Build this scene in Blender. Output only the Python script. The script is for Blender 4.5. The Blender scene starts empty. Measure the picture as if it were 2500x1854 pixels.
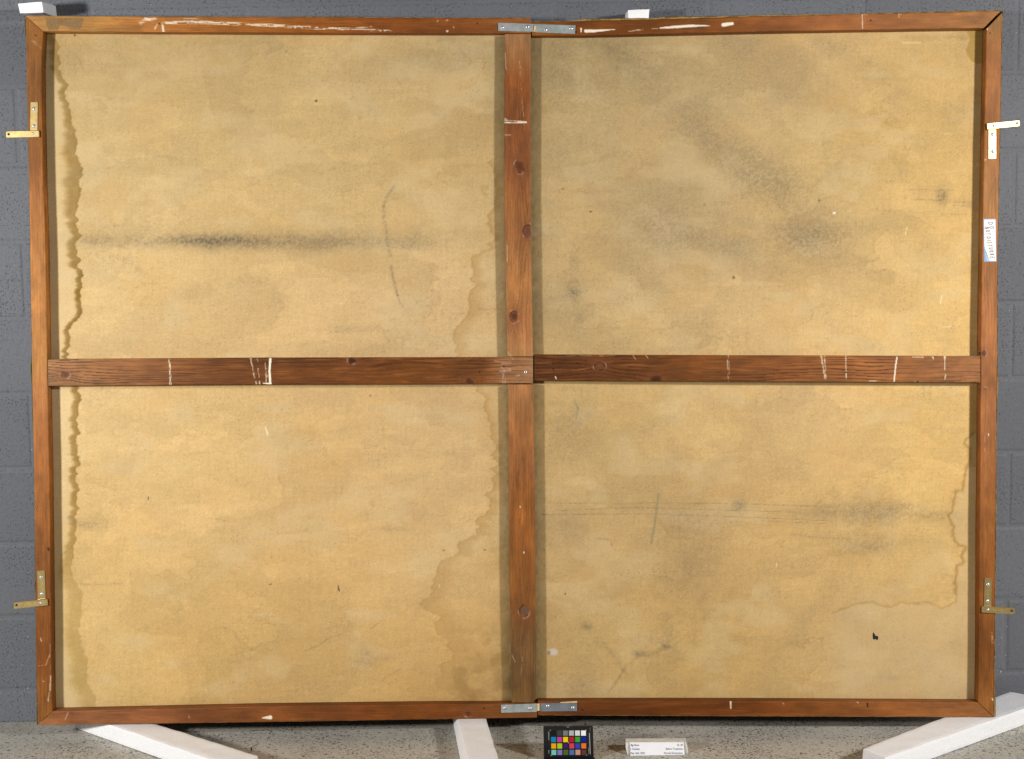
import bpy, math, random
import numpy as np
from mathutils import Matrix, Vector
random.seed(7); np.random.seed(7)
scene = bpy.context.scene
COL = scene.collection
# ------------------------------------------------------------------ camera
MM = 0.001
F, CX, CY = 3472.0, 1250.0, 927.0                       # 50 mm lens on a 36 mm frame, measured on the 2500 px photograph
PITCH, YAW, ROLL = 0.0935893, 0.0095053, -0.0155308
CAMP = np.array([0.0, -3811.9, 1280.06])                # millimetres; wall face is Y = 0, floor is Z = 0
_ca, _sa, _cy, _sy = math.cos(PITCH), math.sin(PITCH), math.cos(YAW), math.sin(YAW)
FWD = np.array([_sy*_ca, _cy*_ca, -_sa]); _r = np.array([_cy, -_sy, 0.0]); _u = np.cross(_r, FWD)
RGT = math.cos(ROLL)*_r + math.sin(ROLL)*_u; UPV = -math.sin(ROLL)*_r + math.cos(ROLL)*_u
cd = bpy.data.cameras.new('camera'); cam = bpy.data.objects.new('camera', cd); COL.objects.link(cam)
cd.lens = 50; cd.sensor_width = 36; cd.clip_start = 0.05; cd.clip_end = 100
cam.matrix_world = Matrix(((RGT[0], UPV[0], -FWD[0], CAMP[0]*MM), (RGT[1], UPV[1], -FWD[1], CAMP[1]*MM),
                           (RGT[2], UPV[2], -FWD[2], CAMP[2]*MM), (0, 0, 0, 1)))
scene.camera = cam
# ------------------------------------------------------------------ light: two studio lamps on stands, dim room
world = bpy.data.worlds.new('World'); scene.world = world; world.use_nodes = True
bg = world.node_tree.nodes['Background']; bg.inputs[0].default_value = (0.95, 0.97, 1.0, 1); bg.inputs[1].default_value = 0.018
def lamp(name, loc, tgt, power, size, col):
    ld = bpy.data.lights.new(name, 'AREA'); ld.shape = 'DISK'; ld.size = size; ld.energy = power; ld.color = col; ld.spread = math.radians(112)
    o = bpy.data.objects.new(name, ld); COL.objects.link(o); o.location = loc
    o.rotation_euler = (Vector(tgt)-Vector(loc)).to_track_quat('-Z', 'Y').to_euler()
lamp('studio_lamp', (-2.90, -3.00, 1.48), (-1.1, 0, 0.95), 54, 0.34, (1.0, 0.985, 0.97))
lamp('studio_lamp', (2.80, -3.05, 1.98), (1.1, 0, 0.95), 54, 0.34, (1.0, 0.975, 0.955))
scene.view_settings.view_transform = 'Standard'; scene.view_settings.look = 'None'
scene.view_settings.exposure = 0.0; scene.view_settings.gamma = 1.0
try: scene.cycles.max_bounces = 6
except Exception: pass

# ------------------------------------------------------------------ numeric helpers
def lin(c):
    c = np.clip(np.asarray(c, float), 0, 255)/255.0
    return np.where(c <= 0.04045, c/12.92, ((c+0.055)/1.055)**2.4)
def L4(*c): return tuple(float(v) for v in lin(c))+(1.0,)
def vn(x, y, seed=0):
    xi = np.floor(x).astype(np.int64); yi = np.floor(y).astype(np.int64); fx = x-xi; fy = y-yi
    fx = fx*fx*(3-2*fx); fy = fy*fy*(3-2*fy)
    def h(a, b):
        v = (a*374761393+b*668265263+seed*1442695041) & 0xffffffff
        v = ((v ^ (v >> 13))*1274126177) & 0xffffffff
        return ((v ^ (v >> 16)) & 0xffff)/65535.0
    return (h(xi, yi)*(1-fx)+h(xi+1, yi)*fx)*(1-fy)+(h(xi, yi+1)*(1-fx)+h(xi+1, yi+1)*fx)*fy
def fbm(x, y, seed=0, o=3):
    s = 0; a = 0.5; t = 0
    for i in range(o):
        s = s+a*vn(x*2**i+i*17.3, y*2**i-i*9.1, seed+i*31); t += a; a *= .5
    return s/t
def ss(x, a, b):
    t = np.clip((x-a)/(b-a), 0, 1); return t*t*(3-2*t)
def mixc(c, col, m): return c*(1-m[..., None])+np.asarray(col, float)*m[..., None]
def dseg(X, Y, a, b):
    dx, dy = b[0]-a[0], b[1]-a[1]; t = np.clip(((X-a[0])*dx+(Y-a[1])*dy)/(dx*dx+dy*dy+1e-9), 0, 1)
    return np.hypot(X-a[0]-t*dx, Y-a[1]-t*dy), t
def rays(x, y):
    x = np.asarray(x, float); y = np.asarray(y, float)
    return FWD+((x-CX)/F)[..., None]*RGT-((y-CY)/F)[..., None]*UPV
def hitY(x, y, Y):
    d = rays(x, y); t = (np.asarray(Y, float)-CAMP[1])/d[..., 1]; return CAMP+t[..., None]*d
def proj(P):
    v = P-CAMP; d = v@FWD; return CX+F*(v@RGT)/d, CY-F*(v@UPV)/d
# face plane of the leaning stretcher (measured Y of its corners), folded slightly at the middle joint
YT = ([62, 1300, 2445], [-122, -92, -112]); YB = ([62, 1300, 2445], [-178, -186, -250])
def faceY(x, y):
    t = (y-40)/1720.0; return np.interp(x, *YT)*(1-t)+np.interp(x, *YB)*t
def pnorm(x0, x1):
    a, b, c, d = [hitY(x, y, faceY(np.float64(x), y)) for x, y in ((x0, 40), (x1, 40), (x1, 1760), (x0, 1760))]
    n = np.cross(b-a, d-a)+np.cross(c-b, d-c); n /= np.linalg.norm(n); return n if n[1] > 0 else -n
NL, NR = pnorm(62, 1300), pnorm(1300, 2445)
def S(x, y, dep, half=None):
    """point on the stretcher: photo-measured position on its face, then dep millimetres towards the wall"""
    x = np.asarray(x, float); y = np.asarray(y, float)
    P = hitY(x, y, faceY(x, y)); w = (x > 1300).astype(float) if half is None else np.full(x.shape, float(half))
    return P+np.asarray(dep, float)[..., None]*(NL*(1-w[..., None])+NR*w[..., None])

# ------------------------------------------------------------------ object helpers
def mk(name, V, Fc, mat, parent=None, col=None, smooth=False, scale=MM, kind=None):
    me = bpy.data.meshes.new(name); V = np.asarray(V, float)*scale
    if isinstance(Fc, np.ndarray):
        n, k = Fc.shape
        me.vertices.add(len(V)); me.vertices.foreach_set('co', V.astype(np.float32).ravel())
        me.loops.add(n*k); me.loops.foreach_set('vertex_index', Fc.astype(np.int32).ravel())
        me.polygons.add(n); me.polygons.foreach_set('loop_start', np.arange(0, n*k, k, dtype=np.int32))
        me.polygons.foreach_set('loop_total', np.full(n, k, dtype=np.int32)); me.update(calc_edges=True)
    else:
        me.from_pydata([tuple(v) for v in V], [], Fc); me.update()
    if col is not None:
        a = me.color_attributes.new('Col', 'FLOAT_COLOR', 'POINT')
        c = np.ones((len(V), 4), np.float32); c[:, :3] = lin(col); a.data.foreach_set('color', c.ravel())
    if smooth: me.polygons.foreach_set('use_smooth', np.ones(len(me.polygons), bool))
    me.materials.append(mat)
    o = bpy.data.objects.new(name, me); COL.objects.link(o)
    if parent is not None: o.parent = parent
    if kind: o['kind'] = kind
    return o
def rooted(name, P, label, cat, group=None):
    o = bpy.data.objects.new(name, None); COL.objects.link(o); o.location = tuple(np.asarray(P)*MM)
    o['label'] = label; o['category'] = cat; o.empty_display_size = 0.05
    if group: o['group'] = group
    return o
def adopt(ch, parent):
    ch.parent = parent; ch.matrix_parent_inverse = Matrix.Translation(parent.location).inverted() if parent.type == 'EMPTY' else Matrix()
def tag(o, label, cat, group=None):
    o['label'] = label; o['category'] = cat
    if group: o['group'] = group
def prism(pts, nrm, th, bev=0.0):
    """flat polygon (mm, any plane) given thickness th along -nrm towards viewer, top edge bevelled"""
    P = np.asarray(pts, float); n = len(P); c = P.mean(0); ins = []
    for i in range(n):
        a, b, d = P[i-1], P[i], P[(i+1) % n]; e1 = (b-a)/np.linalg.norm(b-a); e2 = (d-b)/np.linalg.norm(d-b)
        m = (-e1+e2); m = m if np.linalg.norm(m) > 1e-3 else (c-b)/np.linalg.norm(c-b)
        m = m/np.linalg.norm(m); 
        if np.dot(m, c-b) < 0 and n < 5: m = -m
        ins.append(b+m*bev)
    V = np.vstack([P, P-nrm*(th-bev), np.array(ins)-nrm*th]); Fc = [list(range(n))]
    for k in range(2):
        for i in range(n): j = (i+1) % n; Fc.append([k*n+j, k*n+i, (k+1)*n+i, (k+1)*n+j])
    Fc.append([2*n+i for i in range(n)][::-1]); return V, Fc
def merge(parts):
    V = []; Fc = []; o = 0
    for v, f in parts:
        V.append(np.asarray(v, float)); Fc += [[i+o for i in q] for q in f]; o += len(v)
    return np.vstack(V), Fc

# ------------------------------------------------------------------ materials
def mat(name, rough=0.7, col=None, metal=0.0, attr=False, noise=None, bump=None, spec=0.5):
    m = bpy.data.materials.new(name); m.use_nodes = True; nt = m.node_tree; N = nt.nodes; b = N['Principled BSDF']
    b.inputs['Roughness'].default_value = rough; b.inputs['Metallic'].default_value = metal
    b.inputs['Specular IOR Level'].default_value = spec
    tc = N.new('ShaderNodeTexCoord'); src = None
    if attr:
        a = N.new('ShaderNodeAttribute'); a.attribute_name = 'Col'; src = a.outputs['Color']
    if noise:                                        # (scale, low, high)
        nz = N.new('ShaderNodeTexNoise'); nz.inputs['Scale'].default_value = noise[0]; nz.inputs['Detail'].default_value = 3
        nt.links.new(tc.outputs['Object'], nz.inputs['Vector'])
        mr = N.new('ShaderNodeMapRange'); mr.inputs[1].default_value = 0.3; mr.inputs[2].default_value = 0.7
        mr.inputs[3].default_value = noise[1]; mr.inputs[4].default_value = noise[2]; nt.links.new(nz.outputs[0], mr.inputs[0])
        mx = N.new('ShaderNodeVectorMath'); mx.operation = 'SCALE'
        if src: nt.links.new(src, mx.inputs[0])
        else: mx.inputs[0].default_value = col[:3]
        nt.links.new(mr.outputs[0], mx.inputs['Scale']); nt.links.new(mx.outputs[0], b.inputs['Base Color'])
    elif src: nt.links.new(src, b.inputs['Base Color'])
    else: b.inputs['Base Color'].default_value = col
    if bump:                                         # (scale, strength, distance)
        nb = N.new('ShaderNodeTexNoise'); nb.inputs['Scale'].default_value = bump[0]; nb.inputs['Detail'].default_value = 4
        nt.links.new(tc.outputs['Object'], nb.inputs['Vector'])
        bp = N.new('ShaderNodeBump'); bp.inputs['Strength'].default_value = bump[1]; bp.inputs['Distance'].default_value = bump[2]
        nt.links.new(nb.outputs[0], bp.inputs['Height']); nt.links.new(bp.outputs[0], b.inputs['Normal'])
    return m
M_canvas = mat('canvas', 0.95, attr=True, noise=(620, 0.88, 1.10), bump=(800, 0.15, 0.0005), spec=0.15)
M_wood = mat('stretcher_wood', 0.55, attr=True, noise=(300, 0.9, 1.06), bump=(260, 0.25, 0.0006), spec=0.16)
M_zinc = mat('zinc_steel', 0.42, L4(172, 180, 178), 0.35, noise=(60, 0.75, 1.12), bump=(300, 0.1, 0.0003))
M_zinc2 = mat('dull_steel', 0.4, L4(146, 156, 164), 0.55, noise=(45, 0.8, 1.15), bump=(300, 0.1, 0.0003))
M_screw = mat('screw_steel', 0.3, L4(218, 216, 215), 0.6, noise=(300, 0.85, 1.1))
M_dark = mat('dark_recess', 0.8, L4(38, 34, 32), noise=(200, 0.8, 1.2))
M_brass = mat('brass', 0.25, L4(208, 182, 124), 0.78, noise=(90, 0.88, 1.1), bump=(260, 0.12, 0.0003))
M_gilt = mat('stamped_brass', 0.25, L4(250, 214, 120), 0.8, noise=(500, 0.8, 1.2))
M_foam = mat('polyethylene_foam', 0.65, L4(246, 246, 247), noise=(260, 0.97, 1.02), bump=(170, 0.35, 0.003), spec=0.3)
M_black = mat('black_plastic', 0.38, L4(26, 26, 27), noise=(80, 0.85, 1.2), bump=(400, 0.1, 0.0003))
M_print = mat('white_print', 0.6, L4(205, 205, 203), noise=(300, 0.9, 1.05))
M_ink = mat('grey_ink', 0.8, L4(50, 50, 54), noise=(300, 0.85, 1.1))
M_pencil = mat('pen_ink', 0.8, L4(62, 50, 44), noise=(300, 0.8, 1.2))
M_paper = mat('white_card', 0.6, L4(238, 239, 242), noise=(80, 0.98, 1.01))
M_label = mat('label_paper', 0.7, L4(226, 224, 220), noise=(80, 0.97, 1.02))
M_blue = mat('label_border_blue', 0.5, L4(122, 140, 172), noise=(200, 0.9, 1.1))
M_blue2 = mat('label_stripe_blue', 0.5, L4(106, 152, 196), noise=(200, 0.9, 1.1))
M_tape = mat('old_paper_tape', 0.8, L4(134, 104, 62), noise=(160, 0.85, 1.15), bump=(300, 0.3, 0.0005))
M_bare = mat('bare_pine', 0.6, L4(222, 186, 130), noise=(120, 0.85, 1.1))
M_tack = mat('canvas_edge', 0.9, attr=True, noise=(220, 0.75, 1.15), bump=(260, 0.5, 0.001), spec=0.15)
M_thread = mat('thread', 0.9, L4(196, 150, 100), noise=(300, 0.8, 1.2))

# ------------------------------------------------------------------ setting: block wall and concrete floor
def wall_mat(name, joint=False):
    m = bpy.data.materials.new(name); m.use_nodes = True; nt = m.node_tree; N = nt.nodes; b = N['Principled BSDF']; Lk = nt.links.new
    b.inputs['Roughness'].default_value = 0.6; b.inputs['Specular IOR Level'].default_value = 0.22
    g = N.new('ShaderNodeNewGeometry')
    def noise(sc, det, vec=None):
        n = N.new('ShaderNodeTexNoise'); n.inputs['Scale'].default_value = sc; n.inputs['Detail'].default_value = det
        Lk(vec or g.outputs['Position'], n.inputs['Vector']); return n.outputs[0]
    def rng(v, a, b_, c, d):
        r = N.new('ShaderNodeMapRange'); r.interpolation_type = 'SMOOTHSTEP'
        for i, q in enumerate((a, b_, c, d)): r.inputs[i+1].default_value = q
        Lk(v, r.inputs[0]); return r.outputs[0]
    def math_(op, a, b_):
        r = N.new('ShaderNodeMath'); r.operation = op
        for i, q in enumerate((a, b_)):
            if isinstance(q, (int, float)): r.inputs[i].default_value = q
            else: Lk(q, r.inputs[i])
        return r.outputs[0]
    base = N.new('ShaderNodeRGB'); base.outputs[0].default_value = L4(105, 107, 112) if not joint else L4(107, 109, 114)
    big = rng(noise(0.9, 2), 0.3, 0.7, 0.90, 1.10); fine = rng(noise(130, 3), 0.3, 0.7, 0.93, 1.06)
    oi = N.new('ShaderNodeObjectInfo'); tone = rng(oi.outputs['Random'], 0, 1, 0.94, 1.05)
    sc = math_('MULTIPLY', math_('MULTIPLY', big, fine), tone)
    vs = N.new('ShaderNodeVectorMath'); vs.operation = 'SCALE'; Lk(base.outputs[0], vs.inputs[0]); Lk(sc, vs.inputs['Scale'])
    patch = rng(noise(5.5, 2), 0.42, 0.62, 0.0, 1.0)
    pit = rng(noise(210, 2), 0.60, 0.66, 0.0, 1.0); pit2 = rng(noise(120, 2.5), 0.66, 0.71, 0.0, 1.0)
    pits = math_('MAXIMUM', math_('MULTIPLY', pit, math_('ADD', 0.15, math_('MULTIPLY', patch, 0.85))), pit2)
    if joint: pits = math_('MULTIPLY', pits, 0.1)
    m1 = N.new('ShaderNodeMix'); m1.data_type = 'RGBA'; Lk(math_('MULTIPLY', pits, 0.6), m1.inputs[0]); Lk(vs.outputs[0], m1.inputs[6]); m1.inputs[7].default_value = L4(40, 41, 44)
    # chalky white flecks, densest along the foot of the wall
    sep = N.new('ShaderNodeSeparateXYZ'); Lk(g.outputs['Position'], sep.inputs[0])
    low = rng(sep.outputs[2], 0.02, 0.55, 1.0, 0.0); thr = rng(low, 0, 1, 0.0, 0.055)
    fl = rng(math_('ADD', noise(120, 2.2), thr), 0.745, 0.77, 0.0, 0.8)
    m2 = N.new('ShaderNodeMix'); m2.data_type = 'RGBA'; Lk(fl, m2.inputs[0]); Lk(m1.outputs[2], m2.inputs[6]); m2.inputs[7].default_value = L4(190, 192, 196)
    Lk(m2.outputs[2], b.inputs['Base Color'])
    hgt = math_('SUBTRACT', math_('MULTIPLY', noise(70, 4), 0.5 if not joint else 0.15), math_('MULTIPLY', pits, 0.9))
    bp = N.new('ShaderNodeBump'); bp.inputs['Strength'].default_value = 0.55; bp.inputs['Distance'].default_value = 0.0028
    Lk(hgt, bp.inputs['Height']); Lk(bp.outputs[0], b.inputs['Normal']); return m
M_block, M_joint = wall_mat('painted_block'), wall_mat('painted_mortar', True)
def boxv(x0, x1, y0, y1, z0, z1):
    V = [(x, y, z) for x in (x0, x1) for y in (y0, y1) for z in (z0, z1)]
    return V, [[0, 1, 3, 2], [4, 6, 7, 5], [0, 4, 5, 1], [2, 3, 7, 6], [0, 2, 6, 4], [1, 5, 7, 3]]
V, Fc = boxv(-2630, 2700, 1.7, 120, 0, 2600)
wall = mk('wall', V, Fc, M_joint, kind='structure')
def block_mesh(w, h):
    b = 6.5; r = []; hw, hh = w/2+.6, h/2+.6
    for y, i in ((30, -1.0), (1.6, -1.0), (.5, b*.5), (0, b)):
        r += [(-hw+i, y, -hh+i), (hw-i, y, -hh+i), (hw-i, y, hh-i), (-hw+i, y, hh-i)]
    Fc = [[12, 13, 14, 15]]+[[k*4+i, k*4+(i+1) % 4, (k+1)*4+(i+1) % 4, (k+1)*4+i] for k in range(3) for i in range(4)]
    o = mk('block', r, Fc, M_block); me = o.data; bpy.data.objects.remove(o); return me
bm_full, bm_low = block_mesh(396.4, 193.2), block_mesh(396.4, 86.8)
rowz = [(-1, 43.4, bm_low)]+[(k, 91.8+203.2*k+101.6, bm_full) for k in range(12)]
for k, zc, me in rowz:
    for c in range(-3, 10):
        xc = -1258+406.4*c+(203.2 if k % 2 else 0)*1.0+(0 if k % 2 else 406.4)
        if not -2500 < xc < 2560: continue
        o = bpy.data.objects.new('block', me); COL.objects.link(o); o.parent = wall
        o.location = (xc*MM, random.uniform(-.0004, .0006), zc*MM)

def floor_mat():
    m = bpy.data.materials.new('pitted_concrete'); m.use_nodes = True; nt = m.node_tree; N = nt.nodes; b = N['Principled BSDF']; Lk = nt.links.new
    b.inputs['Roughness'].default_value = 0.55; b.inputs['Specular IOR Level'].default_value = 0.35
    g = N.new('ShaderNodeNewGeometry')
    mp = N.new('ShaderNodeMapping'); mp.inputs['Scale'].default_value = (0.85, 1.15, 1); Lk(g.outputs['Position'], mp.inputs['Vector'])
    def noise(sc, det, v=None):
        n = N.new('ShaderNodeTexNoise'); n.inputs['Scale'].default_value = sc; n.inputs['Detail'].default_value = det
        Lk(v or g.outputs['Position'], n.inputs['Vector']); return n.outputs[0]
    def rng(v, a, b_, c, d):
        r = N.new('ShaderNodeMapRange'); r.interpolation_type = 'SMOOTHSTEP'
        for i, q in enumerate((a, b_, c, d)): r.inputs[i+1].default_value = q
        Lk(v, r.inputs[0]); return r.outputs[0]
    def mth(op, a, b_):
        r = N.new('ShaderNodeMath'); r.operation = op
        for i, q in enumerate((a, b_)):
            if isinstance(q, (int, float)): r.inputs[i].default_value = q
            else: Lk(q, r.inputs[i])
        return r.outputs[0]
    cr = N.new('ShaderNodeValToRGB'); cr.color_ramp.elements[0].position = 0.3; cr.color_ramp.elements[1].position = 0.7
    cr.color_ramp.elements[0].color = L4(182, 177, 165); cr.color_ramp.elements[1].color = L4(200, 194, 181); Lk(noise(3.0, 4), cr.inputs[0])
    mid = rng(noise(60, 4), 0.3, 0.7, 0.92, 1.06)
    vs = N.new('ShaderNodeVectorMath'); vs.operation = 'SCALE'; Lk(cr.outputs[0], vs.inputs[0]); Lk(mid, vs.inputs['Scale'])
    patch = rng(noise(4.2, 3), 0.40, 0.62, 0.0, 1.0)
    def dots(sc, keep, r0, r1):
        wv = N.new('ShaderNodeTexNoise'); wv.inputs['Scale'].default_value = sc*1.1; Lk(g.outputs['Position'], wv.inputs['Vector'])
        sub = N.new('ShaderNodeVectorMath'); sub.operation = 'MULTIPLY_ADD'; Lk(wv.outputs['Color'], sub.inputs[0]); sub.inputs[1].default_value = (.9/sc, .9/sc, 0); Lk(mp.outputs[0], sub.inputs[2])
        v = N.new('ShaderNodeTexVoronoi'); v.voronoi_dimensions = '2D'; v.inputs['Scale'].default_value = sc; Lk(sub.outputs[0], v.inputs['Vector'])
        sp = N.new('ShaderNodeSeparateColor'); Lk(v.outputs['Color'], sp.inputs[0])
        on = rng(mth('ADD', sp.outputs[0], mth('MULTIPLY', patch, keep)), .86, .9, 0, 1); rad = rng(sp.outputs[1], 0, 1, r0, r1)
        return mth('MULTIPLY', on, rng(mth('SUBTRACT', v.outputs['Distance'], rad), -.05, .07, 1.0, 0.0))
    pits = mth('MAXIMUM', mth('MAXIMUM', dots(175, .30, .14, .36), dots(105, .17, .12, .36)), dots(300, .22, .2, .4))
    m1 = N.new('ShaderNodeMix'); m1.data_type = 'RGBA'; Lk(mth('MULTIPLY', pits, 0.8), m1.inputs[0]); Lk(vs.outputs[0], m1.inputs[6]); m1.inputs[7].default_value = L4(62, 53, 46)
    Lk(m1.outputs[2], b.inputs['Base Color'])
    bp = N.new('ShaderNodeBump'); bp.inputs['Strength'].default_value = 0.5; bp.inputs['Distance'].default_value = 0.002
    Lk(mth('SUBTRACT', mth('MULTIPLY', noise(90, 4), 0.3), pits), bp.inputs['Height']); Lk(bp.outputs[0], b.inputs['Normal']); return m
V, Fc = boxv(-5000, 5000, -7000, 4.9, -80, 0)
floor = mk('floor', V, Fc, floor_mat(), kind='structure')
# hairline crack running out from under the stretcher
cp = [(-640, -205), (-655, -235), (-648, -262), (-668, -300), (-660, -335), (-690, -372)]
V = []; Fc = []
for i, (x, y) in enumerate(cp):
    w = 1.6 if i % 2 else 1.0; V += [(x-w, y, .5), (x+w, y, .5)]
    if i: Fc.append([2*i-2, 2*i-1, 2*i+1, 2*i])
ck = mk('crack', V, Fc, M_dark, floor)

# ------------------------------------------------------------------ painting: colour of the raw canvas (stains are dried on it, some shade painted in)
PTS = [(200,120,190,162,112),(400,100,190,163,112),(600,150,203,173,118),(900,120,203,173,120),(1150,130,196,168,118),(250,350,212,182,126),
(500,350,210,178,120),(800,350,210,177,120),(1100,350,205,173,118),(250,500,216,185,130),(500,480,217,183,125),(800,480,213,180,122),(250,800,222,188,132),
(500,800,217,182,125),(800,800,218,182,128),(1100,800,214,180,128),(250,1000,222,190,135),(500,1050,218,182,122),(800,1050,218,180,122),(1100,1100,214,178,124),
(250,1300,219,182,120),(500,1300,218,182,124),(800,1350,216,177,118),(1100,1400,212,176,120),(250,1550,214,180,118),(500,1600,206,168,105),(800,1600,208,170,108),
(1150,1650,195,155,95),(1400,150,185,158,108),(1700,200,190,163,115),(2000,150,203,170,118),(2250,150,195,163,108),(1400,400,197,168,118),(1700,400,198,170,122),
(2000,400,203,172,115),(2250,300,210,172,108),(1400,700,200,170,118),(1700,700,205,173,122),(2000,700,210,176,122),(2250,700,218,180,115),(1400,1000,203,170,112),
(1700,1000,206,172,115),(2000,1000,216,180,124),(2300,1000,220,182,115),(1400,1300,198,165,112),(1700,1300,205,168,112),(2000,1300,210,172,112),(2250,1300,216,178,112),
(1400,1600,198,165,108),(1700,1550,202,165,102),(2000,1600,205,170,112),(2250,1600,203,168,112)]
TIDE_L = [(128,85),(134,96),(147,116),(142,128),(150,154),(142,168),(154,192),(167,209),(158,227),(168,253),(171,279),(174,299),(183,317),(189,343),(186,372),(195,398),(200,418),(193,444),
(198,470),(189,498),(186,518),(194,535),(186,553),(195,576),(186,599),(187,623),(196,634),(189,649),(200,660),(199,687),(196,721),(200,759),(195,777),(180,788),(171,809),(174,826),(167,843),(166,875),
(180,915),(189,946),(200,977),(193,990),(190,1016),(186,1036),(198,1054),(186,1077),(189,1100),(193,1118),(190,1147),(186,1161),(190,1187),(187,1211),(189,1240),(186,1269),(186,1298),(184,1327),(180,1356),(174,1385),
(174,1403),(186,1426),(203,1452),(200,1499),(192,1534),(198,1577),(213,1621),(215,1665),(229,1700),(235,1740)]
TIDE_M = [(1216,380),(1188,398),(1206,427),(1210,470),(1207,489),(1193,538),(1193,562),(1207,588),(1193,594),(1198,605),(1164,617),(1145,634),(1155,658),(1148,681),(1161,692),(1142,721),(1146,751),(1135,774),(1117,794),(1105,830),(1120,880),
(1152,943),(1172,958),(1187,972),(1181,996),(1196,1036),(1201,1065),(1210,1094),(1200,1112),(1210,1132),(1201,1144),(1209,1155),(1201,1167),(1207,1179),(1193,1196),(1180,1209),(1200,1225),(1190,1237),(1187,1257),(1175,1266),(1156,1276),(1171,1285),(1159,1295),(1169,1306),(1143,1312),(1120,1322),
(1123,1353),(1079,1364),(1068,1382),(1050,1440),(1030,1481),(1050,1493),(1072,1506),(1056,1525),(1071,1554),(1091,1563),(1095,1583),(1108,1592),(1094,1612),(1075,1622),(1076,1638),(1082,1646),(1065,1662),(1075,1682),(1100,1694),(1123,1705)]
LINE_R = [(2374,1060),(2353,1081),(2367,1094),(2368,1123),(2358,1152),(2351,1199),(2334,1199),(2328,1225),(2325,1248),(2315,1260),(2328,1286),(2326,1309),(2339,1330),(2358,1335),(2348,1356),(2354,1373),(2336,1382),(2335,1403),(2332,1426),(2333,1450),(2331,1470),(2313,1481),(2299,1487),(2287,1479),(2261,1470),(2232,1476),(2203,1471),(2174,1481),(2156,1480),(2133,1470),(2113,1471),(2063,1484),(2034,1496)]
BLOBS = [(530,588,62,10,0,.95),(640,592,100,13,0,.42),(800,594,70,12,0,.36),(235,588,40,9,0,.38),(345,592,60,10,0,.34),(455,590,60,9,0,.3),(1000,597,45,13,0,.32),(520,582,300,20,0,.18),(900,585,200,20,0,.14),
(1060,150,42,18,10,.2),(1130,130,40,30,0,.16),(200,1280,28,7,10,.4),(240,1275,24,18,0,.16),(891,1600,16,20,20,.3),(950,1290,30,9,0,.2),(930,1120,50,14,-20,.12),(940,1606,20,5,0,.2),(860,805,50,7,0,.22),
(1545,152,57,26,40,0.30),(1450,110,75,24,0,0.12),(1400,190,87,60,20,0.14),(1690,290,52,33,40,0.17),(1740,335,77,33,45,0.20),(1850,415,90,40,40,0.26),(1905,455,75,36,30,0.22),(1968,575,72,21,0,0.40),(1985,603,65,30,0,0.23),(1920,530,75,66,40,0.16),
(2085,650,118,38,0,0.14),(1620,535,55,48,0,0.24),(1672,590,62,28,0,0.20),(1775,605,68,24,20,0.24),(1500,590,93,38,0,0.13),(1500,440,187,108,0,0.07),(1480,270,150,108,0,0.09),(2300,478,11,15,0,.7),(2288,520,40,12,0,0.18),(2110,560,100,16,0,0.14),
(1405,708,20,24,0,.3),(1400,720,8,10,0,.6),(1400,640,12,30,15,.22),(1390,770,50,48,0,0.14),(1415,775,8,10,0,.35),(1690,780,62,36,0,0.10),(1395,1030,42,40,0,0.19),(1380,1080,45,40,0,0.17),(1655,1240,60,60,0,0.17),(1700,1335,70,50,0,0.17),
(2090,1250,115,17,0,0.33),(2125,1243,66,24,0,0.25),(2125,1332,54,13,0,0.30),(2060,1350,60,9,-8,0.23),(2100,1310,80,14,0,0.16),(2285,1262,62,10,0,0.31),(1385,1270,44,32,0,0.20),(1690,1450,42,90,10,0.16),(1640,1560,16,42,-15,0.22),
(1805,1233,12,9,0,.55),(1560,1595,12,5,0,.5),(1625,1577,12,6,25,.55),(1433,1531,9,8,0,.6),(1350,1480,60,40,0,0.11),(1390,1680,50,24,0,0.16),(2180,1655,30,5,0,0.27),(1340,1640,80,60,0,0.09),(2350,120,20,40,0,.15),(1360,160,30,90,0,.15)]
STROKES = [([(962,456),(945,480),(936,505)],4,.5),([(936,505),(941,555),(948,600),(953,625)],5,.4),([(955,652),(962,690),(971,722)],4,.6),([(971,722),(976,738),(986,752)],2,.4),
([(1335,1228),(1500,1230),(1600,1228),(1840,1231),(2030,1238)],1.3,.45),([(1370,1247),(1450,1243),(1530,1240),(1590,1240),(1700,1244),(1960,1251)],1.3,.45),([(1320,1257),(1500,1256),(1640,1256),(1840,1264),(2030,1272)],1.3,.5),([(1860,1272),(1900,1274),(2020,1279)],1.2,.4),
([(1925,1305),(1990,1312),(2080,1316)],1.4,.45),([(1455,1315),(1490,1318),(1494,1332)],3,.4),([(1460,1565),(1500,1600),(1528,1645)],11,.22),([(1557,1598),(1590,1600),(1625,1580)],7,.34),([(1528,1625),(1508,1660),(1486,1690)],3.5,.36),([(1540,1620),(1562,1600)],4,.25),  # strokes at the lower right of the canvas paint in the shade of its wrinkles
([(190,1425),(215,1428),(262,1427),(300,1424)],3,.3),([(745,1589),(780,1575),(800,1560),(830,1550)],2,.45),([(905,1535),(932,1516)],2,.3),([(938,1656),(978,1634)],3,.25),([(865,1615),(910,1621)],3,.25),([(1168,752),(1182,757),(1222,753)],1.3,.45),([(2205,463),(2330,465)],1.5,.4),([(2225,487),(2300,490)],2,.4),
([(2330,494),(2372,495)],4,.5),([(2325,502),(2372,503)],2.5,.45),([(2322,523),(2360,524)],2,.4),([(148,1357),(178,1334)],2,.35),([(860,738),(890,740)],2,.3),([(2320,560),(2335,557)],2,.3)]
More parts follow.
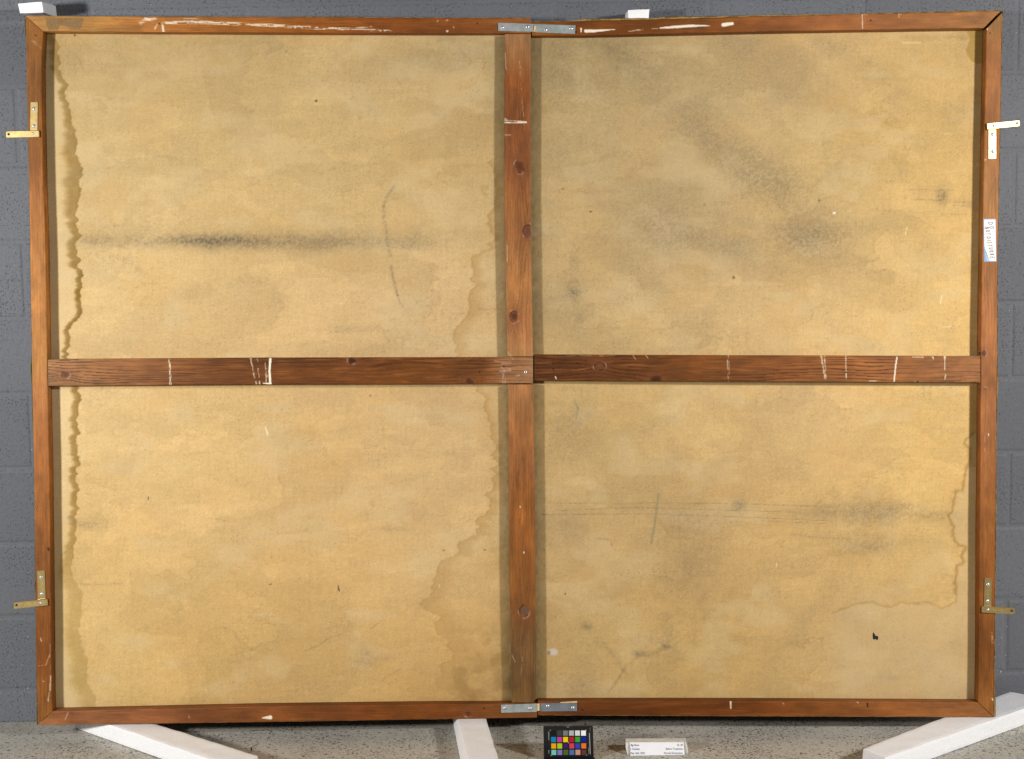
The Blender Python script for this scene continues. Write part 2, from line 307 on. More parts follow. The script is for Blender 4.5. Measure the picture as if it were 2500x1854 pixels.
def canvas_colour(X, Y):
    W = 0; C = 0
    for x, y, r, g, b in PTS:
        w = np.exp(-((X-x)**2+(Y-y)**2)/(2*130.0**2))+1e-9; W = W+w; C = C+w[..., None]*np.array([r, g, b], float)
    C = C/W[..., None]
    wx = X+30*(fbm(X/90, Y/90, 5)-.5); wy = Y+22*(fbm(X/90, Y/90, 6)-.5)
    n1 = fbm(wx/170, wy/110, 11, 4)-.5; n2 = fbm(wx/60, wy/34, 12, 3)-.5; n3 = fbm(X/9, Y/8, 13, 2)-.5; n4 = vn(X/3.1, Y/3.0, 14)-.5; n5 = fbm(X/70, Y/5, 15, 2)-.5; n6 = fbm(X/5, Y/60, 16, 2)-.5
    dg = np.where(Y < 900, fbm((X+Y*.8)/520, (X*.75-Y)/62, 17, 3), fbm((X-Y*1.3)/520, (X*1.1+Y*.8)/75, 18, 3))-.5; dl = fbm((X-Y*.25)/210, (Y+X*.16)/38, 19, 3)-.5
    wa = fbm(wx/190+3, wy/150, 63, 5); wb = fbm(wx/130+9, wy/60, 64, 5)
    wash = .030*(ss(wa, .50, .515)-.5)+.026*(ss(wb, .56, .575)-.3)-.05*np.exp(-(np.abs(wa-.50)/.004)**2)*ss(vn(X/70, Y/70, 65), .45, .8)-.05*np.exp(-(np.abs(wb-.56)/.005)**2)*ss(vn(X/60, Y/60, 66), .5, .8)
    thr_ = .026*(vn(X/24, Y/2.6, 67)-.5)+.024*(vn(X/2.6, Y/30, 68)-.5)
    C = C*(.97+wash+thr_+.07*dg*ss(X, 1250, 1400)+.05*dl*(1-ss(X, 1250, 1400))+.045*n1+.03*n2+.02*n3+.035*n4+.018*n5+.015*n6+.065*(np.random.rand(*X.shape)-.5))[..., None]
    C = mixc(C, (206, 162, 98), .18*ss(fbm(wx/120, wy/80, 21), .52, .72)); C = mixc(C, (214, 190, 144), .32*ss(fbm(wx/110, wy/60, 22), .55, .75))
    dirt = ss(fbm(wx/75, wy/60, 23, 4), .50, .72)*np.where(X > 1300, .24, .11)*(1+.5*ss(Y, 500, 100))
    C = mixc(C, (158, 136, 104), .72*dirt*(.7+.6*n3*2))
    # fine dark fibres and grime grain, thicker where the cloth is dirty
    spk = ss(vn(X/2.9, Y/2.6, 24), .80, .95)*(.08+.4*dirt+.12*ss(fbm(X/120, Y/120, 25), .45, .65)); C = mixc(C, (110, 84, 50), spk)
    spl = ss(vn(X/2.7, Y/2.7, 26), .80, .95)*.12; C = mixc(C, (236, 212, 160), spl)
    grime = vn(X/2.7, Y/2.6, 27)*.62+vn(X/6, Y/5, 28)*.38
    for x, y, sx, sy, a, amp in BLOBS:
        ca, sa = math.cos(math.radians(a)), math.sin(math.radians(a)); u = (X-x)*ca+(Y-y)*sa; v = -(X-x)*sa+(Y-y)*ca
        v = v+sy*.8*(fbm(X/40, Y/40, 29)-.5)
        g = np.exp(-.5*((u/sx)**2+(v/sy)**2)); m = .80*amp*g*(.45+.65*ss(grime, .38-.1*amp, .72)); C = mixc(C, (100, 90, 74), np.clip(m, 0, .9))
    for pl, w, amp in STROKES:
        d = 1e9
        for a, b in zip(pl[:-1], pl[1:]): d = np.minimum(d, dseg(X, Y, a, b)[0])
        C = mixc(C, (92, 84, 74), .58*amp*np.exp(-(d/(w*.85))**2)*(.25+.95*ss(vn(X/2.8, Y/2.8, 30), .2, .7)))
    for pl, w, amp in (([(1608,1207),(1603,1245),(1597,1290),(1590,1326)],2.6,.42),([(1403,980),(1411,998)],2.2,.45),([(1411,998),(1407,1022)],2.2,.35)):
        d = 1e9
        for a, b in zip(pl[:-1], pl[1:]): d = np.minimum(d, dseg(X, Y, a, b)[0])
        C = mixc(C, (92, 116, 92), amp*np.exp(-(d/w)**2)*(.6+.6*vn(X/5, Y/5, 31)))
    # tide line down the left
    yy = Y+5*(vn(X/7, Y/7, 32)-.5); jag = 15*(fbm(Y/11+3, X*0+.5, 33, 3)-.5)+9*(vn(Y/6.5, X*0+.5, 37)-.5)*ss(vn(Y/45, X*0+2, 38), .35, .7)+4*(vn(Y/18, X*0+4.5, 40)-.5)
    xe = np.interp(yy, [q[1] for q in TIDE_L], [q[0] for q in TIDE_L])+jag; s = xe-X
    wid = np.interp(Y, [80, 200, 290, 350, 450, 560, 600, 640, 660, 700, 880, 950, 1300, 1420, 1740], [18, 12, 13, 24, 30, 17, 16, 20, 12, 11, 10, 14, 12, 24, 28]); am = np.interp(Y, [70, 150, 260, 600, 680, 1200, 1350, 1420, 1740], [.3, .52, .52, .55, .82, .6, .4, .2, .2])
    band = ss(s, -1.5, 2.5)*(1-ss(s, wid*.75, wid*1.7)); C = mixc(C, (128, 98, 44), am*band*(.75+.5*fbm(X/14, Y/14, 34)))
    C = mixc(C, (110, 80, 34), am*.35*np.exp(-((s-2.5)/2.5)**2)); C = mixc(C, (214, 192, 146), .45*ss(s, wid*1.2, wid*2))
    C = mixc(C, (168, 142, 78), .22*ss(Y, 1380, 1480)*ss(s, -6, 14)*(1-ss(s, 25, 70)))
    # pale tide beside the middle bar, brown where it pools at the foot
    xm = np.interp(yy+7*(vn(X/16, Y/16, 71)-.5), [q[1] for q in TIDE_M], [q[0] for q in TIDE_M])+jag*1.2+26*ss(Y, 1300, 1450)*(fbm(X/30, Y/26, 72, 4)-.5); s = X-xm; left = (X < 1300)
    on = left*ss(Y, 375, 400); fade = np.interp(Y, [390, 600, 800, 880, 1000, 1400, 1500, 1700], [.46, .42, .44, .22, .46, .42, .36, .36])
    wm = np.interp(Y, [390, 600, 760, 1000, 1200, 1400, 1500, 1710], [10, 12, 26, 10, 14, 30, 42, 60])
    C = mixc(C, (176, 138, 82), on*fade*ss(s, -1, 3)*(1-ss(s, wm*.6, wm*2))); C = mixc(C, (168, 128, 70), on*fade*.95*np.exp(-((s-2)/2.8)**2))
    C = mixc(C, (160, 126, 74), left*.60*ss(Y, 1480, 1620)*ss(s, 8, 60)*ss(fbm(X/34, Y/26, 35, 4), .40, .62)); C = mixc(C, (150, 114, 64), left*.5*ss(Y, 1560, 1690)*ss(X, 1110, 1170)*ss(fbm(X/26, Y/22, 39), .35, .65))
    # right-hand tide
    C = mixc(C, (158, 124, 56), .6*ss(X-np.interp(yy, [60, 78, 96, 125, 145, 154, 165], [2362, 2360, 2368, 2357, 2367, 2374, 2500]), -1, 2)*(Y < 170))
    C = mixc(C, (140, 104, 44), .35*ss(X, 2362, 2374)*(Y > 925)*(Y < 1140))
    d = 1e9
    for i, (a, b) in enumerate(zip(LINE_R[:-1], LINE_R[1:])):
        dd, t = dseg(X+6*(vn(X/8, Y/8, 36)-.5), yy, a, b); d = np.minimum(d, dd+(2.5 if i > 18 else 0))
    C = mixc(C, (140, 106, 52), .52*np.exp(-(d/4.0)**2)); 
    xr = np.interp(Y, [q[1] for q in LINE_R[:21]], [q[0] for q in LINE_R[:21]]); yb = np.interp(X, [q[0] for q in LINE_R[:19:-1]], [q[1] for q in LINE_R[:19:-1]])
    inn = np.maximum(ss(X-xr, 0, 6)*(Y > 1060)*(Y < 1475), ss(Y-yb, 0, 6)*(X > 1990)*ss(X, 1990, 2080)); C = mixc(C, (198, 172, 128), .42*inn)
    # blots, specks, paint flecks
    for x, y, rx, ry, c, m in ((826,1435,1.6,5.5,(50,38,26),.9),(828,1441,1.4,3,(50,38,26),.8),(362,1217,2,3,(60,45,30),.8),(1374,462,4,3,(110,84,50),.4),
                             (1350,1592,12,8,(206,196,186),.8),(1340,1594,4,5,(120,108,84),.6),(2037,521,4,3,(244,226,204),.9),(2075,515,4,1.2,(240,226,200),.8),(1442,517,3,2,(70,50,30),.7),(2000,490,3,3,(110,80,50),.6),(1791,678,3,4,(90,70,40),.6),
                             (1184,1343,2,2,(70,50,30),.8),(1083,1344,2,2,(90,64,34),.8),(772,247,3,2.5,(80,64,36),.8),(183,87,3,3,(80,64,30),.7),(661,1427,2,2,(90,70,40),.7),(1720,500,3,3,(120,96,60),.4),(904,967,2,2,(80,60,34),.7),(1380,1450,2,2,(50,40,26),.8),(2160,660,2,2,(110,80,50),.6)):
        e = ((X-x)/rx)**2+((Y-y)/ry)**2; C = mixc(C, c, m*(1-ss(e, .7, 1.5)))
    for a, b, w, c in (((2203,105),(2247,104),1.3,(238,222,170)),((648,1043),(654,1063),1.5,(250,240,214)),((2214,556),(2210,575),1.1,(236,220,176)),((2298,722),(2296,742),1.3,(236,224,184)),((2300,798),(2322,798),1.3,(220,200,160)),((1073,1429),(1074,1437),1.0,(236,220,190)),((1895,1375),(1896,1384),1.2,(236,216,180)),((2325,328),(2305,327),1.2,(214,196,150))):
        C = mixc(C, c, .8*np.exp(-(dseg(X, Y, a, b)[0]/w)**2))
    cb = 1235+(Y-83)/1632*12+32; e = np.abs(X-cb)-32; C = mixc(C, (104, 92, 58), .42*np.exp(-np.clip(e, 0, 99)/(10+14*fbm(Y/60, X*0+1, 61)))*(.6+.8*vn(X/7, Y/11, 62)))  # painted shade along both sides of the centre bar, mixed with speckled grime
    return np.clip(C*np.array([.960, .965, .972]), 0, 255)
rail_y = lambda x: np.interp(x, [60, 1298, 1300, 2445], [40.5, 46, 55.5, 28])
nx, ny = 950, 680
gx = np.linspace(76, 2440, nx); gy = np.linspace(0, 1, ny); GX, GT = np.meshgrid((gx-76)/(2440-76), gy)
yy_ = 40+1720*GT; xl_ = np.interp(yy_, [40, 215, 460, 765, 925, 1123, 1385, 1600, 1770], [63, 66.5, 71.5, 76.5, 79, 83.5, 86.5, 88.5, 92.5]); xr_ = np.interp(yy_, [31, 203, 349, 470, 692, 925, 1269, 1577, 1750], [2446, 2443.5, 2440.5, 2438, 2434.5, 2434, 2430.5, 2427.5, 2425.5])
GX = xl_+(xr_-xl_)*GX
top = rail_y(GX); bot = np.interp(GX, [76, 1311, 1312, 2440], [1769, 1751, 1746, 1750]); GY = top+(bot-top)*GT
dep = 35.5-6.5*np.exp(-((GX-1270)/170)**2)
dep = dep-1.6*np.exp(-((GX-1475-(GY-1600)*.9)/26)**2-((GY-1610)/60)**2)-2.2*np.exp(-((GY-1592+(GX-1590)*.3)/11)**2-((GX-1590)/45)**2)-1.8*np.exp(-((GX-1508+(GY-1660)*.6)/9)**2-((GY-1658)/34)**2)
dep = dep-1.2*(fbm(GX/160, GY/160, 41)-.5)-2.6*np.exp(-((GX-1235)/14)**2-((GY-1665)/50)**2)-1.4*np.exp(-((GY-1560)/60-(GX-790)/190)**2*9-((GX-790)/120)**2)
P = hitY(GX, GY, faceY(GX, GY)); wgt = ss(GX, 1240, 1360)[..., None]; P = P+dep[..., None]*(NL*(1-wgt)+NR*wgt)
PX, PY = proj(P.reshape(-1, 3)); PX = PX.reshape(ny, nx); PY = PY.reshape(ny, nx)
root = rooted('stretched_painting', (20, -210, 48), 'large canvas seen from behind on a brown wooden stretcher, leaning on the grey block wall', 'painting')
idx = np.arange(nx*ny).reshape(ny, nx); quads = np.stack([idx[1:, :-1], idx[1:, 1:], idx[:-1, 1:], idx[:-1, :-1]], -1).reshape(-1, 4)
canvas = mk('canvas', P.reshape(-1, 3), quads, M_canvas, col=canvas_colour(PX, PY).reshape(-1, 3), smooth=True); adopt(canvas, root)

bl = [(2131,1545),(2132.5,1544.6),(2134.5,1547),(2136,1550.5),(2138,1553.4),(2140.5,1552.6),(2143,1553.5),(2144.3,1557),(2143.6,1561),(2141,1563.4),(2139,1562),(2138,1559.6),(2136,1561.4),(2133,1561.8),(2131,1559.6),(2130.5,1554),(2130.6,1549)]
Pb = hitY(np.array([p[0] for p in bl]), np.array([p[1] for p in bl]), faceY(np.array([p[0] for p in bl], float), np.array([p[1] for p in bl], float))+34.3)
Vb, Fb = prism(Pb, NR, .5, .2); blot = mk('dried_paint_blot', Vb, Fb, mat('dried_black_paint', .4, L4(28, 24, 24), noise=(300, .8, 1.2))); adopt(blot, root)

# ------------------------------------------------------------------ stretcher bars
KNOTS = [(1269,407,15,(84,44,28)),(1289,565,15,(98,58,46)),(1255,773,13,(80,44,26)),(1280,1492,14,(92,74,62)),(160,915,10,(84,50,30)),(860,881,9,(50,26,12)),(1147,932,8,(70,36,20)),(1464,895,12,(104,62,38)),(1600,928,14,(58,26,10)),(118,1341,3,(50,30,15)),(2403,863,6,(90,50,26)),(2405,950,4,(110,70,40)),(1255,1140,0,(0,0,0)),(1143,1745,7,(86,44,24))]
W1 = (240, 230, 208); PK = (214, 176, 150)
MARKS = [  # polyline, half widths, colour, strength, streaky
([(343,57),(352,50),(380,46)],[4,5,3],W1,.6,1),([(355,46),(366,48)],[3,3],W1,.8,0),([(397,57),(430,55),(480,55),(560,58),(640,61),(720,66),(800,70),(870,72),(960,76)],[2,5,5,4,4,4,4,3,1],W1,.85,1),([(445,46),(484,47)],[1,1],W1,.6,1),([(870,69),(908,66)],[1.5,.8],W1,.7,1),
([(397,62),(399,78)],[2,2.8],W1,.95,0),([(384,60),(378,71)],[.8,1.2],W1,.9,0),([(1068,53),(1070,50)],[1.2,1.2],PK,.8,0),([(1090,51),(1093,49)],[1.6,1.2],PK,.8,0),([(1091,77),(1093,76)],[2,2],W1,.8,0),([(1107,68),(1108,66)],[1.2,1],PK,.9,0),
([(1430,76),(1450,76),(1502,72)],[4.5,3.6,.6],W1,1,0),([(1534,77),(1556,74),(1577,71)],[.8,1.6,1],PK,.8,1),([(1590,71),(1606,70)],[1,1],PK,.8,1),([(1612,68.5),(1650,66),(1690,63.5),(1734,63)],[1.5,3.4,3.2,.5],W1,1,0),([(1766,61),(1788,58)],[5,4],W1,1,0),([(1418.5,70),(1419,78)],[1.7,1.4],W1,1,0),
([(2105,36),(2106,69)],[.9,.8],W1,.7,0),([(2105,36),(2118,36)],[1.2,.6],PK,.7,1),([(2194,35),(2195,43)],[1.2,1],PK,.7,0),([(2194,35),(2200,35)],[1.2,1],PK,.7,0),([(1775,72),(1777,80)],[1,.6],PK,.4,1),([(1790,81),(1812,79)],[1.4,1],PK,.5,1),
([(413,878),(415,900),(416,940)],[2.2,2,2.6],W1,.85,1),([(612,877),(618,905),(626,938)],[3,2.2,2],W1,.6,1),([(628,877),(634,938)],[1.2,1.2],W1,.75,1),([(648,879),(651,935)],[2,2],W1,.55,1),([(660,877),(658,905),(660,938)],[3,2.6,3],W1,1,0),([(643,936),(660,937)],[1.5,2.5],W1,.95,0),([(650,930),(655,905)],[1,1],W1,.8,1),
([(1777,868),(1779,932)],[3.4,1.4],W1,.55,1),([(2005,870),(2014,925)],[2.2,1.8],W1,.6,1),([(2013,870),(2017,930)],[2,1.4],W1,.6,1),([(2065,870),(2066,925)],[1.6,1],W1,.65,1),([(2190,873),(2187,892),(2183,932)],[1.6,1.7,1.6],W1,.9,0),([(2307,871),(2308,933)],[2.4,1.8],W1,.75,1),([(2228,872),(2278,873)],[1.4,2],W1,.6,1),([(2278,873),(2279,877)],[1,.6],W1,.8,0),([(2122,931),(2140,931)],[1,1],W1,.6,1),([(2235,931),(2250,930)],[2,2],PK,.6,1),
([(1231,295),(1240,298),(1284,299)],[8,4.5,2.5],W1,.85,1),([(1232,330),(1247,330)],[1.2,.8],PK,.8,0),([(1268,140),(1274,240),(1280,300),(1280,330)],[.8,.7,.7,.6],PK,.5,1),([(1233,130),(1236,170)],[1,.7],PK,.6,0),([(1238,640),(1239,590)],[.9,.7],PK,.6,0),([(1240,860),(1254,880)],[2,1],(190,160,136),.5,0),
([(1212,884),(1245,884)],[7,5],(186,150,122),.5,1),([(1222,902),(1245,904)],[7,4],(196,164,140),.6,1),([(1230,905),(1231,936)],[5,5],(190,164,148),.45,1),([(1260,918),(1268,917)],[1,1],(200,190,190),.6,0),
([(640,1753),(660,1752)],[1,5.5],W1,.95,0),([(644,1720),(656,1718)],[2,2],W1,.85,0),([(393,1729),(410,1731)],[1.6,2],PK,.75,1),([(166,1741),(159,1757)],[2,1.4],PK,.5,1),([(461,1748),(463,1754)],[1,.6],PK,.7,0),([(1784,1713),(1784,1730)],[2,1.2],W1,.9,0),([(2093,1714),(2095,1716)],[1.5,1],W1,.6,0),([(1912,1718),(1914,1719)],[2,1.5],PK,.6,0),
([(2118,1717),(2118,1726)],[1.8,1.8],(26,20,18),.95,0),([(121,1600),(112,1624)],[.9,1],PK,.6,0),([(112,1624),(93,1626)],[.8,.7],PK,.5,1),([(124,1650),(122,1690),(116,1718)],[1.4,2.4,2],(222,196,176),.65,1),([(99,1558),(101,1566)],[1,1],PK,.8,0),([(122,1573),(122,1640)],[.7,.7],PK,.4,1),([(105,1664),(108,1664)],[1,1],PK,.8,0),
([(2413,1060),(2414,1064)],[1.4,1.2],W1,.8,0),([(2405,1065),(2404,1120)],[.7,.6],PK,.4,1),([(2422,1545),(2423,1570)],[1.4,1],PK,.6,1),([(2423,1706),(2424,1710)],[1.6,1.4],W1,.8,0),([(2409,69),(2411,72)],[1.6,1.4],W1,.9,0),([(2405,390),(2406,391)],[1.5,1.5],PK,.9,0),([(1270,1237),(1270,1239)],[1.2,1.2],W1,.9,0),([(1279,1348),(1279,1350)],[1.4,1.4],W1,.9,0),
([(1250,1600),(1262,1625)],[1.2,1],(190,170,150),.5,1),([(1276,1605),(1272,1650)],[1.4,1],(190,170,150),.5,1),([(1420,1394),(1430,1380)],[1,1],PK,.3,0),([(80,100),(100,118)],[4,2],PK,.3,1),([(1310,880),(1330,884)],[2,1],(60,30,14),.4,1),([(1545,868),(1552,878)],[1,.7],PK,.7,0),([(1576,868),(1582,875)],[1,.7],PK,.7,0),([(1356,920),(1358,925)],[1.2,1],W1,.9,0),([(1366,870),(1500,868)],[.8,.8],PK,.4,1)]
HOLES = [(389,58),(1165,57),(1406,79),(1351,888),(1351,901),(1410,888),(1171,909),(1230,895),(1182,1730),(1422,1734),(2126,50),(2417,81),(87,87),(1313,899),(2240,932),(1800,1755)]
def wood_colour(X, Y, horiz, stops, seed, amp, dark):
    u, v = (X, Y) if horiz else (Y, X)
    c = np.stack([np.interp(u, [s[0] for s in stops], [s[1+k] for s in stops]) for k in range(3)], -1)
    vv = v+0.0
    for x, y, r, kc in KNOTS:
        if r < 7: continue
        ku, kv = (x, y) if horiz else (y, x); vv = vv+np.sign(v-kv)*r*.7*np.exp(-((u-ku)/(3.2*r))**2)*np.exp(-np.abs(v-kv)/(2.2*r))
    wob = (26+34*(amp > 1.1))*(fbm(u/420, vv/60, seed, 3)-.5)+7*(fbm(u/110, vv/30, seed+1, 2)-.5)
    ph = (vv+wob)/(6.2+3.0*(amp > 1.1)); g = ph-np.floor(ph); line = ss(g, .55, .95)*(1-ss(g, .95, 1.0))
    fib = fbm(u/60, vv/1.9, seed+2, 3)-.5; fib2 = fbm(u/22, vv/1.2, seed+3, 2)-.5; blot = fbm(u/95, v/26, seed+4, 3)-.5; blot2 = fbm(u/30, v/14, seed+5, 3)-.5
    c = c*(1+.20*fib*amp+.12*fib2+.34*blot+.20*blot2)[..., None]*np.array([.91, .95, .88])
    c = mixc(c, dark, np.clip(line*(.17+.25*(amp > 1.1))*amp*(.35+1.2*ss(fbm(u/150, v/40, seed+6), .3, .7)), 0, .8))
    c = mixc(c, (196, 128, 66), .22*ss(fbm(u/70, vv/3.5, seed+7), .60, .8)*amp)
    for x, y, r, kc in KNOTS:
        if r <= 0: continue
        ku, kv = (x, y) if horiz else (y, x); q = np.hypot((u-ku)/1.25, v-kv)+1.6*(vn(u/5, v/5, seed+8)-.5); 
        c = mixc(c, (118, 70, 40), .5*np.exp(-(q/(1.9*r))**2)*(.5+fbm(u/16, v/7, seed+10)))
        ringn = .5+.5*np.sin(q*2.1+3*vn(u/6, v/6, seed+11)); kk = np.array(kc, float)*(.85+.35*ringn[..., None])
        mk_ = .85*(1-ss(q+2.5*(fbm(u/6, v/6, seed+12)-.5), .35*r, .85*r)); c = c*(1-mk_[..., None])+kk*mk_[..., None]
        c = mixc(c, (44, 26, 18), .75*np.exp(-((q-.78*r)/1.3)**2)*ss(vn(u/9, v/9, seed+9), .3, .7)); c = mixc(c, (196, 168, 146), .5*np.exp(-((q-1.0*r)/1.6)**2)*ss(vn(u/8, v/8, seed+13), .5, .8))
    return c
def marks(C, X, Y, front):
    for pl, ws, col, st, streak in MARKS:
        m = 0
        for a, b, w0, w1 in zip(pl[:-1], pl[1:], ws[:-1], ws[1:]):
            d, t = dseg(X, Y, a, b); w = w0+(w1-w0)*t+.8*(vn(X/4, Y/4, 51)-.5); m = np.maximum(m, 1-ss(d, w*.65, w*1.1+.4))
        if streak:
            dx, dy = pl[-1][0]-pl[0][0], pl[-1][1]-pl[0][1]; h = abs(dx) > abs(dy)
            tx = vn(X/(22 if h else 1.7), Y/(1.5 if h else 9), 52)*.7+.3*vn(X/3, Y/3, 53); m = m*ss(tx, .36, .56)
        C = mixc(C, col, st*m*front)
    for x, y in HOLES: C = mixc(C, (16, 10, 8), .95*(1-ss(np.hypot(X-x, Y-y), 1.2, 2.6))*front)
    return C
def bar(name, A, B, horiz, T, stops, seed, half, amp=1.0, dark=(70, 34, 14), dep0=0.0, label=None, ends=((0, 0), (0, 0))):
    """A, B: photo-measured polylines of the two long edges (same parameter), T: thickness in mm"""
    k = 0 if horiz else 1; A = np.array(A, float); B = np.array(B, float)
    L = abs(A[-1][k]-A[0][k]); n = int(L/1.55)+2; t = np.linspace(0, 1, n)
    def edge(P):
        s = np.linspace(P[0][k], P[-1][k], n); q = np.interp(s, P[:, k], P[:, 1-k]); return (s, q) if horiz else (q, s)
    ax, ay = edge(A); bx, by = edge(B)
    wdt = np.hypot(A[0][0]-B[0][0], A[0][1]-B[0][1]); wdt = min(wdt, 66) if True else wdt
    wdt = 37 if T > 30 else 64; e = 1.1/wdt; m = int(wdt/1.75)
    vs = np.concatenate([[0]*4, [0, e*.4], np.linspace(e, 1-e, m), [1-e*.4, 1], [1]*4]); ds = np.concatenate([[T, T*.66, T*.33, 3], [1.2, .35], np.zeros(m), [.35, 1.2], [3, T*.33, T*.66, T]])
    X = ax[:, None]*(1-vs)+bx[:, None]*vs; Yy = ay[:, None]*(1-vs)+by[:, None]*vs; D = np.broadcast_to(ds, X.shape)
    worn = .8*(fbm(np.linspace(0, L/30, n), np.zeros(n)+seed, seed+20)-.35); D2 = D+dep0+np.where((D > .1)&(D < 1.5), np.clip(worn, 0, 1)[:, None], 0)
    P = S(X, Yy, D2, half); K = len(vs)
    sgn = np.where(vs < .5, -1, 1); vx = X+(0 if horiz else 1)*D*sgn; vy = Yy+(1 if horiz else 0)*D*sgn
    C = wood_colour(vx, vy, horiz, stops, seed, amp, dark); front = (D < .5).astype(float); C = marks(C, X, Yy, front)
    C = C*(1-.0*D[..., None])
    ed = (D > .1)&(D < 1.5); C = np.where(ed[..., None], C*1.08+10*(vn(X/6, Yy/6, seed+30)[..., None] > .55), C)
    idx = np.arange(n*K).reshape(n, K); nxt = np.roll(idx, -1, 1)
    Q = np.stack([idx[:-1], nxt[:-1], nxt[1:], idx[1:]], -1).reshape(-1, 4)
    if horiz == (A[0][1-k] > B[0][1-k]): pass
    V = P.reshape(-1, 3); Cc = C.reshape(-1, 3)
    ca, cb = V[idx[0]].mean(0), V[idx[-1]].mean(0); V = np.vstack([V, ca, cb]); Cc = np.vstack([Cc, C[0].mean(0), C[-1].mean(0)])
    c0, c1 = n*K, n*K+1; tri0 = np.stack([idx[0], np.full(K, c0), np.full(K, c0), nxt[0]], -1); 
    me = mk(name, V, Q, M_wood, col=Cc)
    # end caps as triangle fans in a second pass
    caps = [[int(nxt[0][i]), int(idx[0][i]), c0] for i in range(K)]+[[int(idx[-1][i]), int(nxt[-1][i]), c1] for i in range(K)]
    bmv = me.data; old = len(bmv.polygons); nl = len(bmv.loops)
    bmv.loops.add(len(caps)*3); bmv.loops.foreach_set('vertex_index', np.concatenate([Q.ravel(), np.array(caps).ravel()]).astype(np.int32))
    bmv.polygons.add(len(caps)); ls = np.concatenate([np.arange(0, nl, 4), nl+np.arange(0, len(caps)*3, 3)]).astype(np.int32); bmv.polygons.foreach_set('loop_start', ls)
    bmv.polygons.foreach_set('loop_total', np.concatenate([np.full(old, 4), np.full(len(caps), 3)]).astype(np.int32)); bmv.update(calc_edges=True); bmv.validate()
    adopt(me, root)
    if label: me['label'] = label
    return me
OL = [(62,40),(66,215),(71,460),(76,765),(78.5,925),(83,1123),(86,1385),(88,1600),(92,1770)]
IL = [(105,77.3),(101.5,150),(102,261),(106,455),(111,605),(113.5,780),(116,925),(117.5,1010),(120,1123),(122.5,1327),(125,1548),(126,1693),(127.5,1737)]
OR = [(2447,31),(2444,203),(2441,349),(2438.5,470),(2435,692),(2434.5,925),(2432,1094),(2431,1269),(2429,1400),(2428,1577),(2426,1750.5)]
IR = [(2408.5,71),(2406,203),(2403,349),(2401,470),(2397,692),(2395,867),(2394.3,1000),(2394,1094),(2391.6,1269),(2391,1400),(2390.5,1577),(2388.5,1715)]
R = 'rail'
bar('rail', [(62.6,39.5),(640,42.5),(1296,45)], [(105.6,76.8),(640,79.3),(1296,82)], True, 37, [(60,196,138,82),(250,200,136,76),(340,186,116,62),(480,178,106,48),(700,158,88,34),(900,146,78,32),(1100,138,74,32),(1296,152,88,48)], 101, 0, .8, label='top rail, left length, with long white paint smear')
bar('rail', [(1298.5,54.5),(1600,48),(1850,40.5),(2150,34),(2443,27)], [(1298.5,87),(1420,87),(1600,82.5),(1850,77),(2150,72),(2402,68.5)], True, 37, [(1298,150,84,30),(1400,128,68,24),(1600,126,68,24),(1800,134,74,32),(2000,156,92,52),(2200,160,96,54),(2440,172,112,66)], 131, 1, .6, dep0=.6, label='top rail, right length, with open mitre joint')
bar('stile', OL, IL, False, 37, [(40,146,90,42),(250,142,84,34),(400,152,90,40),(460,176,106,54),(620,192,122,64),(900,188,122,66),(950,186,116,66),(1050,172,102,52),(1200,158,92,42),(1400,134,76,30),(1600,128,70,26),(1770,136,82,36)], 161, 0, .9, label='left stile')
bar('stile', OR, IR, False, 37, [(30,160,112,64),(120,160,98,54),(300,162,98,52),(480,186,122,72),(650,162,100,54),(800,172,104,60),(920,150,90,50),(1000,166,100,58),(1200,156,92,46),(1400,142,80,32),(1600,136,76,30),(1750,148,90,44)], 191, 1, .8, dep0=.6, label='right stile carrying the handwritten label')
bar('rail', [(127.8,1737.3),(640,1726),(1311,1717.5)], [(93,1770.8),(640,1763.3),(1311,1752.2)], True, 37, [(93,160,98,62),(250,150,90,58),(450,140,80,46),(640,132,74,38),(900,126,66,26),(1100,122,64,24),(1311,138,82,44)], 221, 0, .7, label='bottom rail, left length')
bar('rail', [(1313,1711.5),(1860,1712.7),(2388,1715.8)], [(1313,1746.6),(1860,1749),(2425,1751.3)], True, 37, [(1312,120,62,26),(1500,112,58,20),(1800,116,58,18),(2000,136,76,34),(2200,152,88,46),(2425,160,98,56)], 251, 1, .7, dep0=.6, label='bottom rail, right length')
bar('crossbar', [(116.6,877.5),(640,874),(1301.5,872.5)], [(117.6,942.7),(640,939),(1301.5,936.5)], True, 24, [(116,160,110,76),(250,152,98,62),(420,138,82,46),(560,112,62,26),(700,110,60,24),(1000,116,64,26),(1180,122,70,34),(1225,148,98,68),(1302,160,110,80)], 281, 0, 1.25, dark=(62, 30, 12), label='crossbar, left length, streaked with white paint')
bar('crossbar', [(1304.5,865.8),(1840,867.8),(2393.5,869.6)], [(1304.5,929.5),(1840,932),(2393.5,934.2)], True, 24, [(1304,98,52,22),(1400,104,56,22),(1600,116,64,26),(1900,136,78,38),(2100,158,94,50),(2394,156,98,60)], 311, 1, 1.25, dark=(58, 26, 10), dep0=.6, label='crossbar, right length, darker near the middle joint')
bar('centre_bar', [(1232.5,83.5),(1231.3,290),(1231,480),(1236,721),(1238.8,870.8)], [(1296,83.5),(1295,290),(1295,480),(1298,721),(1301.7,870.8)], False, 24, [(83,170,118,82),(140,160,104,66),(200,140,78,40),(300,142,80,46),(420,150,88,52),(500,160,98,58),(600,172,110,68),(720,188,122,74),(800,182,116,76),(870,188,128,84)], 341, 0, .9, label='upper centre bar with three dark knots')
